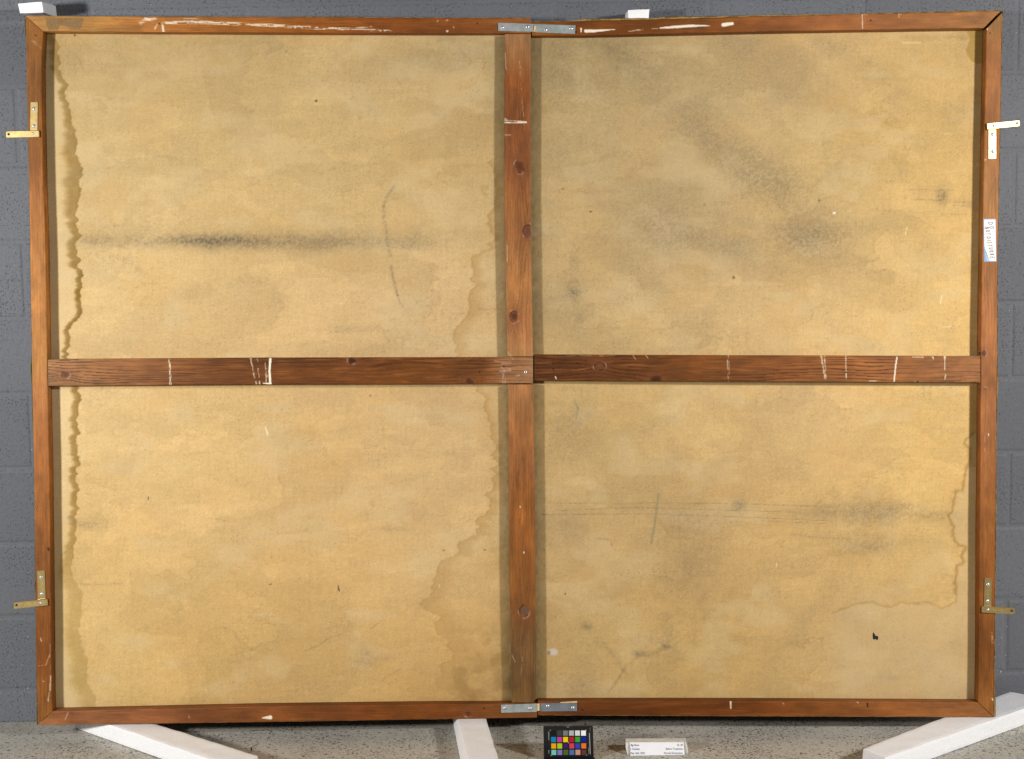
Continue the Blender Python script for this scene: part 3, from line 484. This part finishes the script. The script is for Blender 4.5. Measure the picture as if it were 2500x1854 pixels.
bar('centre_bar', [(1240.6,939),(1243.5,1210),(1243.8,1400),(1248,1606),(1249.5,1716)], [(1303,939),(1304,1123),(1307.3,1400),(1309,1606),(1308.5,1700),(1303,1716)], False, 24, [(938,176,116,76),(1050,166,104,62),(1140,150,90,54),(1230,160,94,46),(1350,150,88,44),(1480,132,80,40),(1560,122,82,50),(1650,116,80,50),(1716,128,90,52)], 371, 0, 1.0, label='lower centre bar with one grey knot')

# canvas turned over the outer edges
def tacking(line, outw, half, horiz, seed, label=None, cols=((170, 138, 88), (120, 96, 54))):
    k = 0 if horiz else 1; line = np.array(line, float); n = int(abs(line[-1][k]-line[0][k])/3)+2; s = np.linspace(line[0][k], line[-1][k], n)
    base = np.interp(s, line[:, k], line[:, 1-k]); o = np.interp(s, [q[0] for q in outw], [q[1] for q in outw]); sg = -1 if (base.mean() < 900) else 1
    rag = 1.3*(fbm(s/9, s*0+.3, seed, 3)-.45)*np.interp(s, [q[0] for q in outw], [q[2] for q in outw]); o = np.maximum(o+rag, .25)
    prof = [(0.0, .9), (.55, 1.6), (1.0, 3.5), (1.0, 36.5), (0.0, 37.5)]; V = []; C = []
    for f, d in prof:
        q = base+sg*(o*f); X, Yy = (s, q) if horiz else (q, s); dd = np.full(n, d)+1.0*(fbm(s/14, s*0+f, seed+3)-.5)
        V.append(S(X, Yy, dd, half)); m = ss(fbm(s/16, s*0+f*3, seed+1, 3), .42, .62)[:, None]; C.append(np.array(cols[0])*(1-m)+np.array(cols[1])*m)
    V = np.stack(V, 1); K = 5; idx = np.arange(n*K).reshape(n, K); Q = np.stack([idx[:-1, :-1], idx[:-1, 1:], idx[1:, 1:], idx[1:, :-1]], -1).reshape(-1, 4)
    o_ = mk('tacking_edge', V.reshape(-1, 3), Q, M_tack, col=np.stack(C, 1).reshape(-1, 3)); adopt(o_, root)
    sol = o_.modifiers.new('thickness', 'SOLIDIFY'); sol.thickness = 0.0008
    if label: o_['label'] = label
tacking([(62.6,39.5),(640,42.5),(1296,45)], [(62,.5,.3),(700,.6,.5),(760,1.8,.6),(860,1.8,.6),(900,.6,.6),(1200,.8,.8),(1270,1.6,.8),(1296,1.0,.5)], 0, True, 401)
tacking([(1298.5,54.5),(1600,48),(1850,40.5),(2150,34),(2443,27),(2448.5,26.8)], [(1298,2,.2),(1330,1.0,.4),(1390,.8,.6),(1430,5.5,.6),(1480,4.6,.6),(1560,4.6,.6),(1590,3.4,.8),(1640,7.4,.6),(1700,4.4,.5),(1840,3.2,.6),(2050,2.0,.8),(2443,2.0,.8),(2449,1.5,.6)], 1, True, 402, 'loose canvas fold above the top rail')
tacking([(63,46)]+OL[1:], [(46,3.2,1.5),(75,3.4,1.5),(95,.8,.8),(200,1.4,1),(240,.6,.6),(860,.8,.6),(890,4,1.5),(930,3.4,1.5),(980,1.2,1),(1020,2.2,1),(1060,.6,.6),(1240,.6,.8),(1410,.6,.8),(1430,3.2,1),(1450,.8,1),(1640,.8,1),(1720,2,1.5),(1770,3.2,1.5)], 0, False, 403, cols=((92, 88, 34), (52, 46, 26)))
tacking([(2447,26)]+OR[1:], [(26,1.6,.6),(33,2.6,1.2),(60,1,.8),(200,1,.9),(700,1.2,1),(900,1.5,1),(935,3.4,1.2),(990,1.4,1),(1150,1.4,1.2),(1380,2,1.4),(1520,1.6,1.6),(1640,2.4,2),(1700,4,2.6),(1750,4.6,2.4)], 1, False, 404, 'frayed canvas along the right stile', cols=((150, 120, 76), (96, 70, 40)))
tacking([(93,1770.8),(640,1763.3),(1311,1752.2)], [(93,.5,.5),(1311,.5,.5)], 0, True, 405); tacking([(1313,1746.6),(1860,1749),(2425,1751.3)], [(1313,.6,.5),(2425,1,1)], 1, True, 406)

# ------------------------------------------------------------------ fittings on the stretcher
def Sq(pts, d, half): return S(np.array([p[0] for p in pts], float), np.array([p[1] for p in pts], float), np.full(len(pts), float(d)), half)
def HN(half): return NR if half else NL
def rquad(q, r, seg=4, which=(1, 1, 1, 1)):
    out = []; q = [np.array(p, float) for p in q]
    for i in range(4):
        a, b, c = q[i-1], q[i], q[(i+1) % 4]
        if not which[i]: out.append(tuple(b)); continue
        e1 = (a-b)/np.linalg.norm(a-b); e2 = (c-b)/np.linalg.norm(c-b)
        for s in range(seg+1):
            t = s/seg; w1 = (1-t)**2; w2 = t**2; out.append(tuple(b+e1*r*w1+e2*r*w2))
    return out
def slab(name, pts, d0, th, half, m, parent, bev=.5, smooth=False):
    P = Sq(pts, d0, half); V, Fc = prism(P, HN(half), th, bev); o = mk(name, V, Fc, m); 
    if parent.type == 'EMPTY': adopt(o, parent)
    else: o.parent = parent
    return o
def screw(x, y, r, d, half, parent, ang=0.4, cross=False, m=None):
    """round screw head r px, with its slot"""
    c = Sq([(x, y)], d, half)[0]; n = HN(half); ex = np.cross(n, [0, 0, 1.]); ex /= np.linalg.norm(ex); ez = np.cross(ex, n); r = r*1.06
    prof = [(1.0, 0), (1.0, .25), (.92, .5), (.7, .85), (.42, 1.05), (.0, 1.15)]; V = []; Fc = []; K = 16
    for f, h in prof[:-1]:
        for i in range(K): a = 2*math.pi*i/K; V.append(c+(ex*math.cos(a)+ez*math.sin(a))*r*f-n*h*r*.42)
    V.append(c-n*prof[-1][1]*r*.42)
    for k in range(len(prof)-2):
        for i in range(K): j = (i+1) % K; Fc.append([k*K+i, k*K+j, (k+1)*K+j, (k+1)*K+i])
    b = (len(prof)-2)*K; Fc += [[b+i, b+(i+1) % K, len(V)-1] for i in range(K)]
    o = mk('screw', V, Fc, m or M_screw, parent, smooth=True)
    for q in ([ang] if not cross else [ang, ang+math.pi/2]):
        e = ex*math.cos(q)+ez*math.sin(q); f = -ex*math.sin(q)+ez*math.cos(q); h = r*.5; L_ = r*(.86 if not cross else .55); w = r*.085
        top = c-n*(h+.25); q4 = [top-e*L_-f*w, top+e*L_-f*w, top+e*L_+f*w, top-e*L_+f*w]; 
        V2 = q4+[p+n*r*.3 for p in q4]; o2 = mk('screw_slot', V2, [[3, 2, 1, 0], [4, 5, 6, 7], [0, 1, 5, 4], [1, 2, 6, 5], [2, 3, 7, 6], [3, 0, 4, 7]], M_dark, parent)
    return o
# galvanised mending plates bridging the middle joint, with a pale shim in the slot
def poly_slabs(name, polys, d0, th, half, m, parent):
    parts = [prism(Sq(p, d0, half), HN(half), th, .35) for p in polys]; V, Fc = merge(parts); o = mk(name, V, Fc, m); adopt(o, parent); return o
p1 = poly_slabs('mending_plate', [[(1216,56.3),(1302.5,59.4),(1300.6,78.6),(1216,76.5)], [(1311,59.8),(1405,62.8),(1404,83.7),(1308,79.9)], [(1302.7,59.4),(1310.8,59.7),(1310.6,64.2),(1302.3,63.2)], [(1300.8,77.2),(1308,78.4),(1307.9,79.8),(1300.7,78.6)]], -.2, 2.4, 0, M_zinc, root)
p1['label'] = 'galvanised plate over the joint of the top rail'
slab('shim', [(1303.6,63.8),(1311.2,64.4),(1308.2,79.2),(1302,78.2)], .3, 1.0, 0, M_bare, p1, .2)
for x, y, a in ((1226,68,.2),(1288,66.5,1.2),(1332,73.5,.5),(1394,70.5,1.5)): screw(x, y, 4.6, -2.6, 0, p1, a)
p2 = poly_slabs('mending_plate', [[(1223,1720.6),(1311,1717.8),(1311,1738),(1223.5,1740)]], -.2, 2.6, 0, M_zinc, root); p2['label'] = 'plate over the bottom rail joint, dull left half'
p3 = poly_slabs('mending_plate', [[(1319,1716.8),(1409,1716),(1409,1736),(1319,1737)]], -.4, 2.4, 1, M_zinc2, root); p3['label'] = 'bluish right half of the bottom plate'
slab('shim', [(1311.5,1718),(1317.5,1717.8),(1317.5,1735.2),(1311.5,1735.5)], .2, 2.0, 1, M_bare, p3, .2)
slab('shim', [(1368,1714.6),(1409,1711.9),(1409,1715.6),(1368,1716.2)], .2, .8, 1, M_bare, p3, .1)
for x, y, a in ((1233,1729,.7),(1294,1730,.2)): screw(x, y, 4.6, -2.8, 0, p2, a)
for x, y, a in ((1337,1724,1.5),(1398.5,1728,1.4)): screw(x, y, 4.6, -2.8, 1, p3, a)
screw(1283.5, 909, 4.0, -.1, 0, root, .3, True).location = (0, 0, 0)
for o in [q for q in root.children if q.name.startswith('screw')]: adopt(o, root)
def hanger(plate, arm, scr, hole, riv, half, label, rc):
    pl = slab('hanger_plate', plate, -.1, 2.2, half, M_brass, root, .5); pl['label'] = 'upright brass plate of the '+label
    for i, (x, y) in enumerate(scr): screw(x, y, 4.3, -2.2, half, pl, .4+i*.5, True)
    ar = slab('hanger_arm', rquad(arm, 3.6, 4, rc), -1.2, 5.4, half, M_brass, root, 1.5); ar['label'] = 'swivel arm of the '+label
    screw(riv[0], riv[1], 3.2, -6.3, half, ar, .3, True, M_screw)
    c = [(hole[0]+3.2*math.cos(a), hole[1]+3.2*math.sin(a)) for a in np.linspace(0, 2*math.pi, 15)[:-1]]
    V, Fc = prism(Sq(c, -6.2, half), HN(half), .55, .1); mk('arm_hole', V, Fc, M_dark, ar)
    # stamped lettering, too worn to read: short raised strokes
    A = [np.array(p, float) for p in arm]; parts = []
    rnd = random.Random(int(arm[0][0]*7))
    for i in range(20):
        t = .34+.40*i/20 if arm[0][0] < 1000 else .26+.40*i/20; s = rnd.uniform(.38, .62); p = (A[0]*(1-t)+A[1]*t)*(1-s)+(A[3]*(1-t)+A[2]*t)*s; w = rnd.uniform(.8, 1.9); h = rnd.uniform(.35, .6); sk = rnd.uniform(-.6, .6)
        parts.append(prism(Sq([p+[-w, -h+sk*.3], p+[w, -h-sk*.3], p+[w, h-sk*.3], p+[-w, h+sk*.3]], -6.5, half), HN(half), .35, .08))
    V, Fc = merge(parts); mk('stamped_lettering', V, Fc, M_gilt, ar)
    A = [np.array(p, float) for p in plate]; parts = []
    for i in range(22):
        t = .30+.46*(i//2)/11; s = .42 if i % 2 else .62; p = (A[0]*(1-t)+A[3]*t)*(1-s)+(A[1]*(1-t)+A[2]*t)*s; w = rnd.uniform(.5, 1.1); h = rnd.uniform(.5, .95)
        parts.append(prism(Sq([p+[-w, -h], p+[w, -h], p+[w, h], p+[-w, h]], -2.2, half), HN(half), .35, .08))
    V, Fc = merge(parts); mk('stamped_lettering', V, Fc, M_gilt, pl)
hanger([(75.2,250),(93.2,250),(92.2,319.5),(73.9,319.5)], [(15.6,320.9),(97.5,319.2),(98.2,336.5),(16.6,338.5)], [(83.3,266.3),(83.3,308.3)], (23.4,329), (81.6,327), 0, 'upper left hanger', (1, 1, 1, 1))
hanger([(2412.9,317.5),(2431.4,316.5),(2431.4,388.3),(2412.9,388.6)], [(2407.4,302.5),(2487.4,294.2),(2488.8,309.8),(2408.2,318)], [(2422,329),(2422.6,371)], (2480.8,302), (2424,308.5), 1, 'upper right hanger', (0, 1, 1, 0))
hanger([(91.2,1393.8),(109.7,1392.3),(112.2,1463),(93,1464)], [(34.9,1469.3),(117.3,1460.6),(118.8,1478),(34.9,1486.7)], [(101,1410),(102.5,1450.5)], (42.5,1476.5), (101.5,1472), 0, 'lower left hanger', (1, 1, 1, 0))
hanger([(2403.3,1411),(2421.3,1411),(2420,1480),(2401.3,1480)], [(2396.3,1478.6),(2476.5,1483.2),(2475.9,1499.2),(2394.6,1495.2)], [(2411.7,1427.5),(2410.6,1467.7)], (2468,1490.4), (2410.6,1488), 1, 'lower right hanger', (1, 1, 1, 1))
# torn remnant of brown paper tape on the top rail
slab('tape_remnant', [(112,43.6),(203.4,45),(203,52.6),(196.6,70),(191.6,71.7),(187,69),(165,66),(146,62.6),(143,67),(141.7,72.6),(118.5,73),(113.5,62.6)], -.05, .35, 0, M_tape, root, .05)
# handwritten sticker on the right stile
st = slab('sticker', [(2400.7,534.8),(2431.6,534.6),(2433,639.6),(2402.1,639.2)], .45, .3, 1, M_blue, root, .05); st['label'] = 'white sticker with blue border, handwritten, on the right stile'
slab('sticker_face', rquad([(2402.2,536.5),(2430.2,536.3),(2431.5,637.8),(2403.7,637.4)], 2, 3), .1, .25, 1, M_label, st, .02)
for a, b, c, d in (((2403.0,611),(2403.0,638.2),(2411,638.2),(2403.0,618)), ((2402.8,606),(2402.8,609),(2414,638),(2412.3,638)), ((2402.8,602.5),(2402.8,604.2),(2416.5,638),(2415.2,638))):
    slab('sticker_stripe', [a, c, b] if c == (2411,638.2) else [a, d, c, b], -.2, .2, 1, M_blue2, st, .01)
GL = {'D': [[(0,0),(0,1),(.6,.75),(.6,.25),(0,0)]], 'O': [[(.3,0),(0,.4),(.15,.95),(.55,.9),(.6,.3),(.3,0)]], 'N': [[(0,0),(.05,1),(.6,0),(.6,1)]], 'T': [[(.3,0),(.3,.95)],[(-.05,.95),(.7,1)]], 'I': [[(.2,0),(.2,1)]],
      'S': [[(0,.1),(.4,0),(.55,.3),(.1,.6),(.15,.95),(.6,.9)]], 'U': [[(0,1),(.05,.15),(.4,0),(.6,1)]], 'R': [[(0,0),(0,1),(.5,.85),(.1,.5),(.6,0)]], 'B': [[(0,0),(0,1),(.5,.8),(.1,.5),(.55,.25),(0,0)]], 'E': [[(.6,0),(0,0),(0,1),(.55,1)],[(0,.5),(.45,.5)]]}
parts = []
def write(word, x0, y0, adv, hgt, drift):
    y = y0; x = x0
    for i, ch in enumerate(word):
        if ch != ' ':
            jx = random.uniform(-.6, .6)
            for pl in GL[ch]:
                for a, b in zip(pl[:-1], pl[1:]):
                    q = [np.array([x+jx+p[1]*hgt, y+p[0]*adv*1.05]) for p in (a, b)]; e = q[1]-q[0]; e = e/np.linalg.norm(e); nn = np.array([-e[1], e[0]])*.52; ee = e*.3
                    parts.append(prism(Sq([q[0]-ee-nn, q[1]+ee-nn, q[1]+ee+nn, q[0]-ee+nn], -.25, 1), NR, .12, .01))
        y += adv*(1.32 if ch not in 'I ' else .8); x += drift
write('DO', 2412.5, 544, 7.2, 11.5, 3.0); write('NOT', 2404, 555, 5.6, 10, 1.6); write('DISTURBE', 2408.5, 579, 5.6, 10, 1.3)
V, Fc = merge(parts); mk('handwriting', V, Fc, M_pencil, st)
# stray thread snagged on the left stile
def tube(name, pts, r, m, K=6):
    P = np.array(pts, float); V = []; Fc = []
    for i, p in enumerate(P):
        t = P[min(i+1, len(P)-1)]-P[max(i-1, 0)]; t /= np.linalg.norm(t); a = np.cross(t, [0.3, 1, .2]); a /= np.linalg.norm(a); b = np.cross(t, a)
        for k in range(K): V.append(p+r*(a*math.cos(2*math.pi*k/K)+b*math.sin(2*math.pi*k/K)))
        if i: Fc += [[(i-1)*K+k, (i-1)*K+(k+1) % K, i*K+(k+1) % K, i*K+k] for k in range(K)]
    return mk(name, V, Fc, m)
th = [(84,1219),(89,1218),(92,1223),(92,1232),(88,1242),(84,1252)]; o = tube('loose_thread', [Sq([p], -1.2, 0)[0] for p in th], .35, M_thread); adopt(o, root)

# ------------------------------------------------------------------ foam planks and blocks
def foam(name, base, topp, label, cat, group, seed, mid=None):
    """closed body between a bottom outline and a top outline (mm), subdivided and softened with slight sag"""
    B = np.array(base, float); T = np.array(topp, float); c = (B.mean(0)+T.mean(0))/2; c[2] = B[:, 2].min()
    def lerp(u, v, w):
        def f(Q): return (Q[0]*(1-u)+Q[1]*u)*(1-v)+(Q[3]*(1-u)+Q[2]*u)*v
        return f(B)*(1-w)+f(T)*w
    Lu = np.linalg.norm(B[1]-B[0]); Lv = np.linalg.norm(B[3]-B[0]); Lw = np.linalg.norm(T[0]-B[0]); key = {}; V = []; Fc = []
    nu, nv, nw = [max(2, int(q/9)) for q in (Lu, Lv, Lw)]
    ed = lambda n: np.array(sorted(set([0, 1]+list(np.linspace(0, 1, n+1)))))
    us, vs, ws = ed(nu), ed(nv), ed(nw); rs = np.random.RandomState(seed); offs = rs.rand(3)*50
    def vid(i, j, k):
        if (i, j, k) not in key:
            p = lerp(us[i], vs[j], ws[k]); onx = i in (0, len(us)-1); ony = j in (0, len(vs)-1); onz = k in (0, len(ws)-1)
            if onx+ony+onz >= 2:
                cc = lerp(.5, .5, .5); d = cc-p; 
                for q, e, l in ((onx, (B[1]-B[0])/Lu*(1 if i == 0 else -1), 1), (ony, (B[3]-B[0])/Lv*(1 if j == 0 else -1), 1), (onz, np.array([0, 0, 1.])*(1 if k == 0 else -1), 1)):
                    if q: p = p+e*1.1
            nz = [float(vn(np.array(p[0]/31+offs[0]+a*7), np.array(p[1]/31+p[2]/17+offs[1]), seed+a)) - .5 for a in range(3)]
            key[(i, j, k)] = len(V); V.append(p+np.array(nz)*(1.6 if k > 0 else .2)*np.array([1, 1, 1]))
        return key[(i, j, k)]
    I, J, K = len(us)-1, len(vs)-1, len(ws)-1
    for i in range(I):
        for j in range(J): Fc += [[vid(i, j, 0), vid(i, j+1, 0), vid(i+1, j+1, 0), vid(i+1, j, 0)], [vid(i, j, K), vid(i+1, j, K), vid(i+1, j+1, K), vid(i, j+1, K)]]
    for i in range(I):
        for k in range(K): Fc += [[vid(i, 0, k), vid(i+1, 0, k), vid(i+1, 0, k+1), vid(i, 0, k+1)], [vid(i, J, k), vid(i, J, k+1), vid(i+1, J, k+1), vid(i+1, J, k)]]
    for j in range(J):
        for k in range(K): Fc += [[vid(0, j, k), vid(0, j, k+1), vid(0, j+1, k+1), vid(0, j+1, k)], [vid(I, j, k), vid(I, j+1, k), vid(I, j+1, k+1), vid(I, j, k+1)]]
    V = np.array(V)-c; o = mk(name, V, Fc, M_foam, smooth=False); o.location = tuple(c*MM); tag(o, label, cat, group); return o
def z(p, h): return [p[0], p[1], h]
g1 = 'white foam planks under the stretcher'
lp = [(-1165, -56), (-640, -503), (-602, -420), (-1111, 4-10)]
foam('foam_plank', [z(p, 0.4) for p in lp], [z(p, 46) for p in ((-1163, -58), (-642, -503), (-604, -420), (-1111, -8))], 'white foam plank running diagonally out from under the left bottom corner', 'foam plank', g1, 1)
foam('foam_plank', [z(p, 0.4) for p in ((-144, -20), (-80, -700), (14, -700), (-62, -20))], [z(p, 47) for p in ((-140, -20), (-62, -700), (10, -700), (-64, -20))], 'short white foam plank pointing at the viewer under the middle of the bottom rail', 'foam plank', g1, 2)
foam('foam_plank', [z(p, 0.4) for p in ((905, -520), (1470, -104), (1388, -30), (868, -455))], [z(p, 47) for p in ((909, -517), (1470, -104), (1386, -34), (873, -452))], 'long white foam plank under the right bottom corner, end reaching the wall', 'foam plank', g1, 3)
g2 = 'white foam blocks between stretcher top and wall'
foam('foam_block', [(-1197, -128, 1885), (-1136, -128, 1886), (-1138, -6, 1893), (-1188, -6, 1893)], [(-1201, -128, 1911), (-1139, -128, 1914.5), (-1140, -6, 1925), (-1192, -6, 1924)], 'white foam block wedged at the top left corner of the stretcher', 'foam block', g2, 4)
foam('foam_block', [(347, -93, 1857), (402, -93, 1855), (402, -6, 1868), (347, -6, 1868)], [(346.5, -93, 1878.5), (404, -93, 1881), (404, -6, 1884), (348, -6, 1884)], 'small white foam block peeping above the top rail right of the middle joint', 'foam block', g2, 5)

# ------------------------------------------------------------------ colour reference chart, standing open on the floor
cc = rooted('colour_chart', (160, -372, 0), 'black folding colour reference chart with twenty-four patches, standing on the concrete floor', 'colour chart')
YC = -372.0; CN = np.array([0, 1., 0])
def Cp(pts, dy=0.0): return hitY(np.array([p[0] for p in pts], float), np.array([p[1] for p in pts], float), np.full(len(pts), YC+dy))
def cslab(name, pts, dy, th, m, parent=None, bev=.3):
    V, Fc = prism(Cp(pts, dy), CN, th, bev); o = mk(name, V, Fc, m)
    if parent is None: adopt(o, cc)
    else: o.parent = parent
    return o
case = cslab('case', rquad([(1326.3,1771.8),(1447.3,1770.6),(1449.6,1865),(1328,1866)], 5, 5, (1, 1, 0, 0)), 8, 8, M_black, bev=1.2)
cslab('latch_notch', [(1376,1770.9),(1395.8,1770.7),(1395.9,1773),(1376.2,1773)], -.4, .6, mat('latch_grey', .5, L4(96, 92, 86), noise=(200, .9, 1.1)), case, .1)
fr = cslab('page_frame', [(1329.6,1778.3),(1444.8,1777.5),(1446.2,1848.2),(1331,1848.8)], -.2, .9, M_black, case, .3)
cslab('catch', [(1384,1775.2),(1389,1775.1),(1389,1775.7),(1384,1775.8)], -.3, .4, M_print, case, .05)
pc = [[(20,20,20),(62,62,62),(120,120,120),(178,178,178),(217,217,215),(244,244,242)],[(0,133,180),(195,60,155),(240,208,0),(178,30,38),(62,160,45),(0,35,150)],[(240,165,10),(175,208,20),(60,30,95),(210,65,90),(45,70,180),(232,120,38)],[(115,203,178),(130,120,190),(78,105,35),(80,115,165),(210,145,128),(100,58,38)]]
for j in range(4):
    for i in range(6):
        x = 1351+14.68*i+.35*j; y = 1790.3+15.65*j-.06*i; m = mat('patch_colour', .75, L4(*pc[j][i]), noise=(60, .98, 1.01), spec=.2)
        cslab('colour_patch', [(x-5.9,y-6.2),(x+5.9,y-6.3),(x+6,y+6.2),(x-5.8,y+6.3)], -1.0, .7, m, fr, .1)
for x, y, sx, sy in ((1342.6,1782.4,1,1),(1431.6,1782,-1,1),(1344,1845.6,1,-1),(1433.2,1844.6,-1,-1)):
    V, Fc = merge([prism(Cp([(x,y),(x+sx*2.4,y),(x+sx*2.4,y+sy*.7),(x,y+sy*.7)][::(1 if sx*sy > 0 else -1)], -1.1), CN, .3, .03), prism(Cp([(x,y),(x+sx*.7,y),(x+sx*.7,y+sy*2.4),(x,y+sy*2.4)][::(1 if sx*sy > 0 else -1)], -1.1), CN, .3, .03)]); mk('corner_mark', V, Fc, M_print, fr)
cslab('centre_dot', [(1387.8+1.1*math.cos(a), 1813.4+1.1*math.sin(a)) for a in np.linspace(0, 6.283, 9)[:-1]], -1.1, .3, M_print, fr, .03)
def text(body, name, m, parent, org, size, ax, up, nrm, shear=0.0, align='LEFT', ext=.0001, sx=1.0):
    cu = bpy.data.curves.new(name, 'FONT'); cu.body = body; cu.size = size*MM; cu.shear = shear; cu.align_x = align; cu.extrude = ext; cu.resolution_u = 2
    o = bpy.data.objects.new(name+'_tmp', cu); COL.objects.link(o); dg = bpy.context.evaluated_depsgraph_get(); me = bpy.data.meshes.new_from_object(o.evaluated_get(dg)); bpy.data.objects.remove(o)
    ax = Vector(ax).normalized(); up = Vector(up).normalized(); n = ax.cross(up)
    me.transform(Matrix(((ax[0]*sx, up[0], n[0], org[0]*MM), (ax[1]*sx, up[1], n[1], org[1]*MM), (ax[2]*sx, up[2], n[2], org[2]*MM), (0, 0, 0, 1))))
    me.materials.clear(); me.materials.append(m); r = bpy.data.objects.new(name, me); COL.objects.link(r)
    r.parent = parent; return r
def ctext(body, px, py, size, parent=fr, sx=1.0):        # chart lettering reads bottom to top
    p = Cp([(px, py)], -1.5)[0]; text(body, 'lettering', M_print, parent, p, size, (0, 0, 1), (-1, 0, 0), None, sx=sx)
ctext('colorchecker', 1341.0, 1807.6, 4.1); ctext('x-rite', 1341.0, 1840.2, 4.1)
ctext('ColorChecker Classic', 1437.6, 1841.5, 1.9); ctext('7  8  9  10  11  12', 1441.5, 1786, 1.6)
V, Fc = merge([prism(Cp([(1438.6,1789.5),(1439.6,1789.5),(1441.6,1842),(1440.6,1842)], -1.1), CN, .3, .03)]+[prism(Cp([(1437.2+y*.035,1790+y),(1438.8+y*.035,1790+y),(1438.8+y*.035,1790.5+y),(1437.2+y*.035,1790.5+y)], -1.1), CN, .3, .03) for y in range(0, 52, 4)])
mk('scale_rule', V, Fc, M_print, fr)
V, Fc = prism(Cp([(1342.6,1847.8),(1341.4,1846.2),(1340.4,1844),(1341.4,1842)][::-1], -1.1), CN, .3, .03)
V, Fc = boxv(97, 224, YC-95, YC-2, 0.4, 9); o = mk('lower_leaf', V, Fc, M_black); adopt(o, cc)
V, Fc = boxv(110, 211, YC-3, YC+5, 1, 8); o = mk('hinge', V, Fc, M_black); adopt(o, cc)

# ------------------------------------------------------------------ caption card on its foam stand
M_stand = mat('grey_foam', 0.6, L4(222, 218, 210), noise=(70, .85, 1.05), bump=(120, .8, .004), spec=.4)
YK = -345.0
def Kp(pts, dy=0.0): return hitY(np.array([p[0] for p in pts], float), np.array([p[1] for p in pts], float), np.full(len(pts), YK+dy))
kr = rooted('caption_card', (382, -340, 0), 'small white printed caption card on a pale stand, right of the colour chart', 'caption card')
f0 = Kp([(1528,1813),(1674.5,1813),(1678,1826),(1679.6,1845.5),(1532,1847),(1527.5,1826)], 6); b0 = Kp([(1527.6,1810.3),(1673.6,1809.9),(1679.2,1824),(1680.4,1843),(1531.6,1845),(1527,1824)], 34); f0[4:5, 2] = .5; f0[3:4, 2] = .5; b0[3:5, 2] = .5; b0[:2, 2] = f0[:2, 2]+.5
V = np.vstack([f0, b0]); Fc = [[0, 1, 2, 3, 4, 5][::-1], [6, 7, 8, 9, 10, 11]]+[[i, (i+1) % 6, 6+(i+1) % 6, 6+i] for i in range(6)]; o = mk('stand', V, Fc, M_stand); adopt(o, kr)
P4 = Kp([(1537.7,1813.9),(1669.1,1813.5),(1671.1,1848),(1539,1848.2)], 0); P4[0:2, 1] += 3.5; P4[0:2, 2] += .1; P4[2:, 2] = .3
nrm = np.cross(P4[1]-P4[0], P4[3]-P4[0]); nrm /= np.linalg.norm(nrm); nrm = nrm if nrm[1] > 0 else -nrm
V, Fc = prism(P4, nrm, 1.0, .1); o = mk('card', V, Fc, M_paper); adopt(o, kr)
exk = (P4[1]-P4[0])/np.linalg.norm(P4[1]-P4[0]); ezk = np.cross(exk, nrm); Wc = np.linalg.norm(P4[1]-P4[0]); Hc = np.linalg.norm(P4[3]-P4[0])
def ktext(body, u, v, align, shear=0.0, size=7.3, sx=.80):
    p = P4[0]+exk*u*Wc-ezk*v*Hc*(1 if ezk[2] > 0 else -1)-nrm*1.35; up = ezk if ezk[2] > 0 else -ezk; r = text(body, 'printed_line', M_ink, None, p, size, exk, up, None, shear, align, ext=.00008, sx=sx); adopt(r, kr)
ktext('Big Show', .012, .27, 'LEFT', .3); ktext('J. Godwin', .012, .56, 'LEFT'); ktext('May 16th, 2023', .012, .87, 'LEFT')
ktext('23_30', .985, .27, 'RIGHT'); ktext('Before Treatment', .985, .56, 'RIGHT'); ktext('Normal Illumination', .985, .87, 'RIGHT')
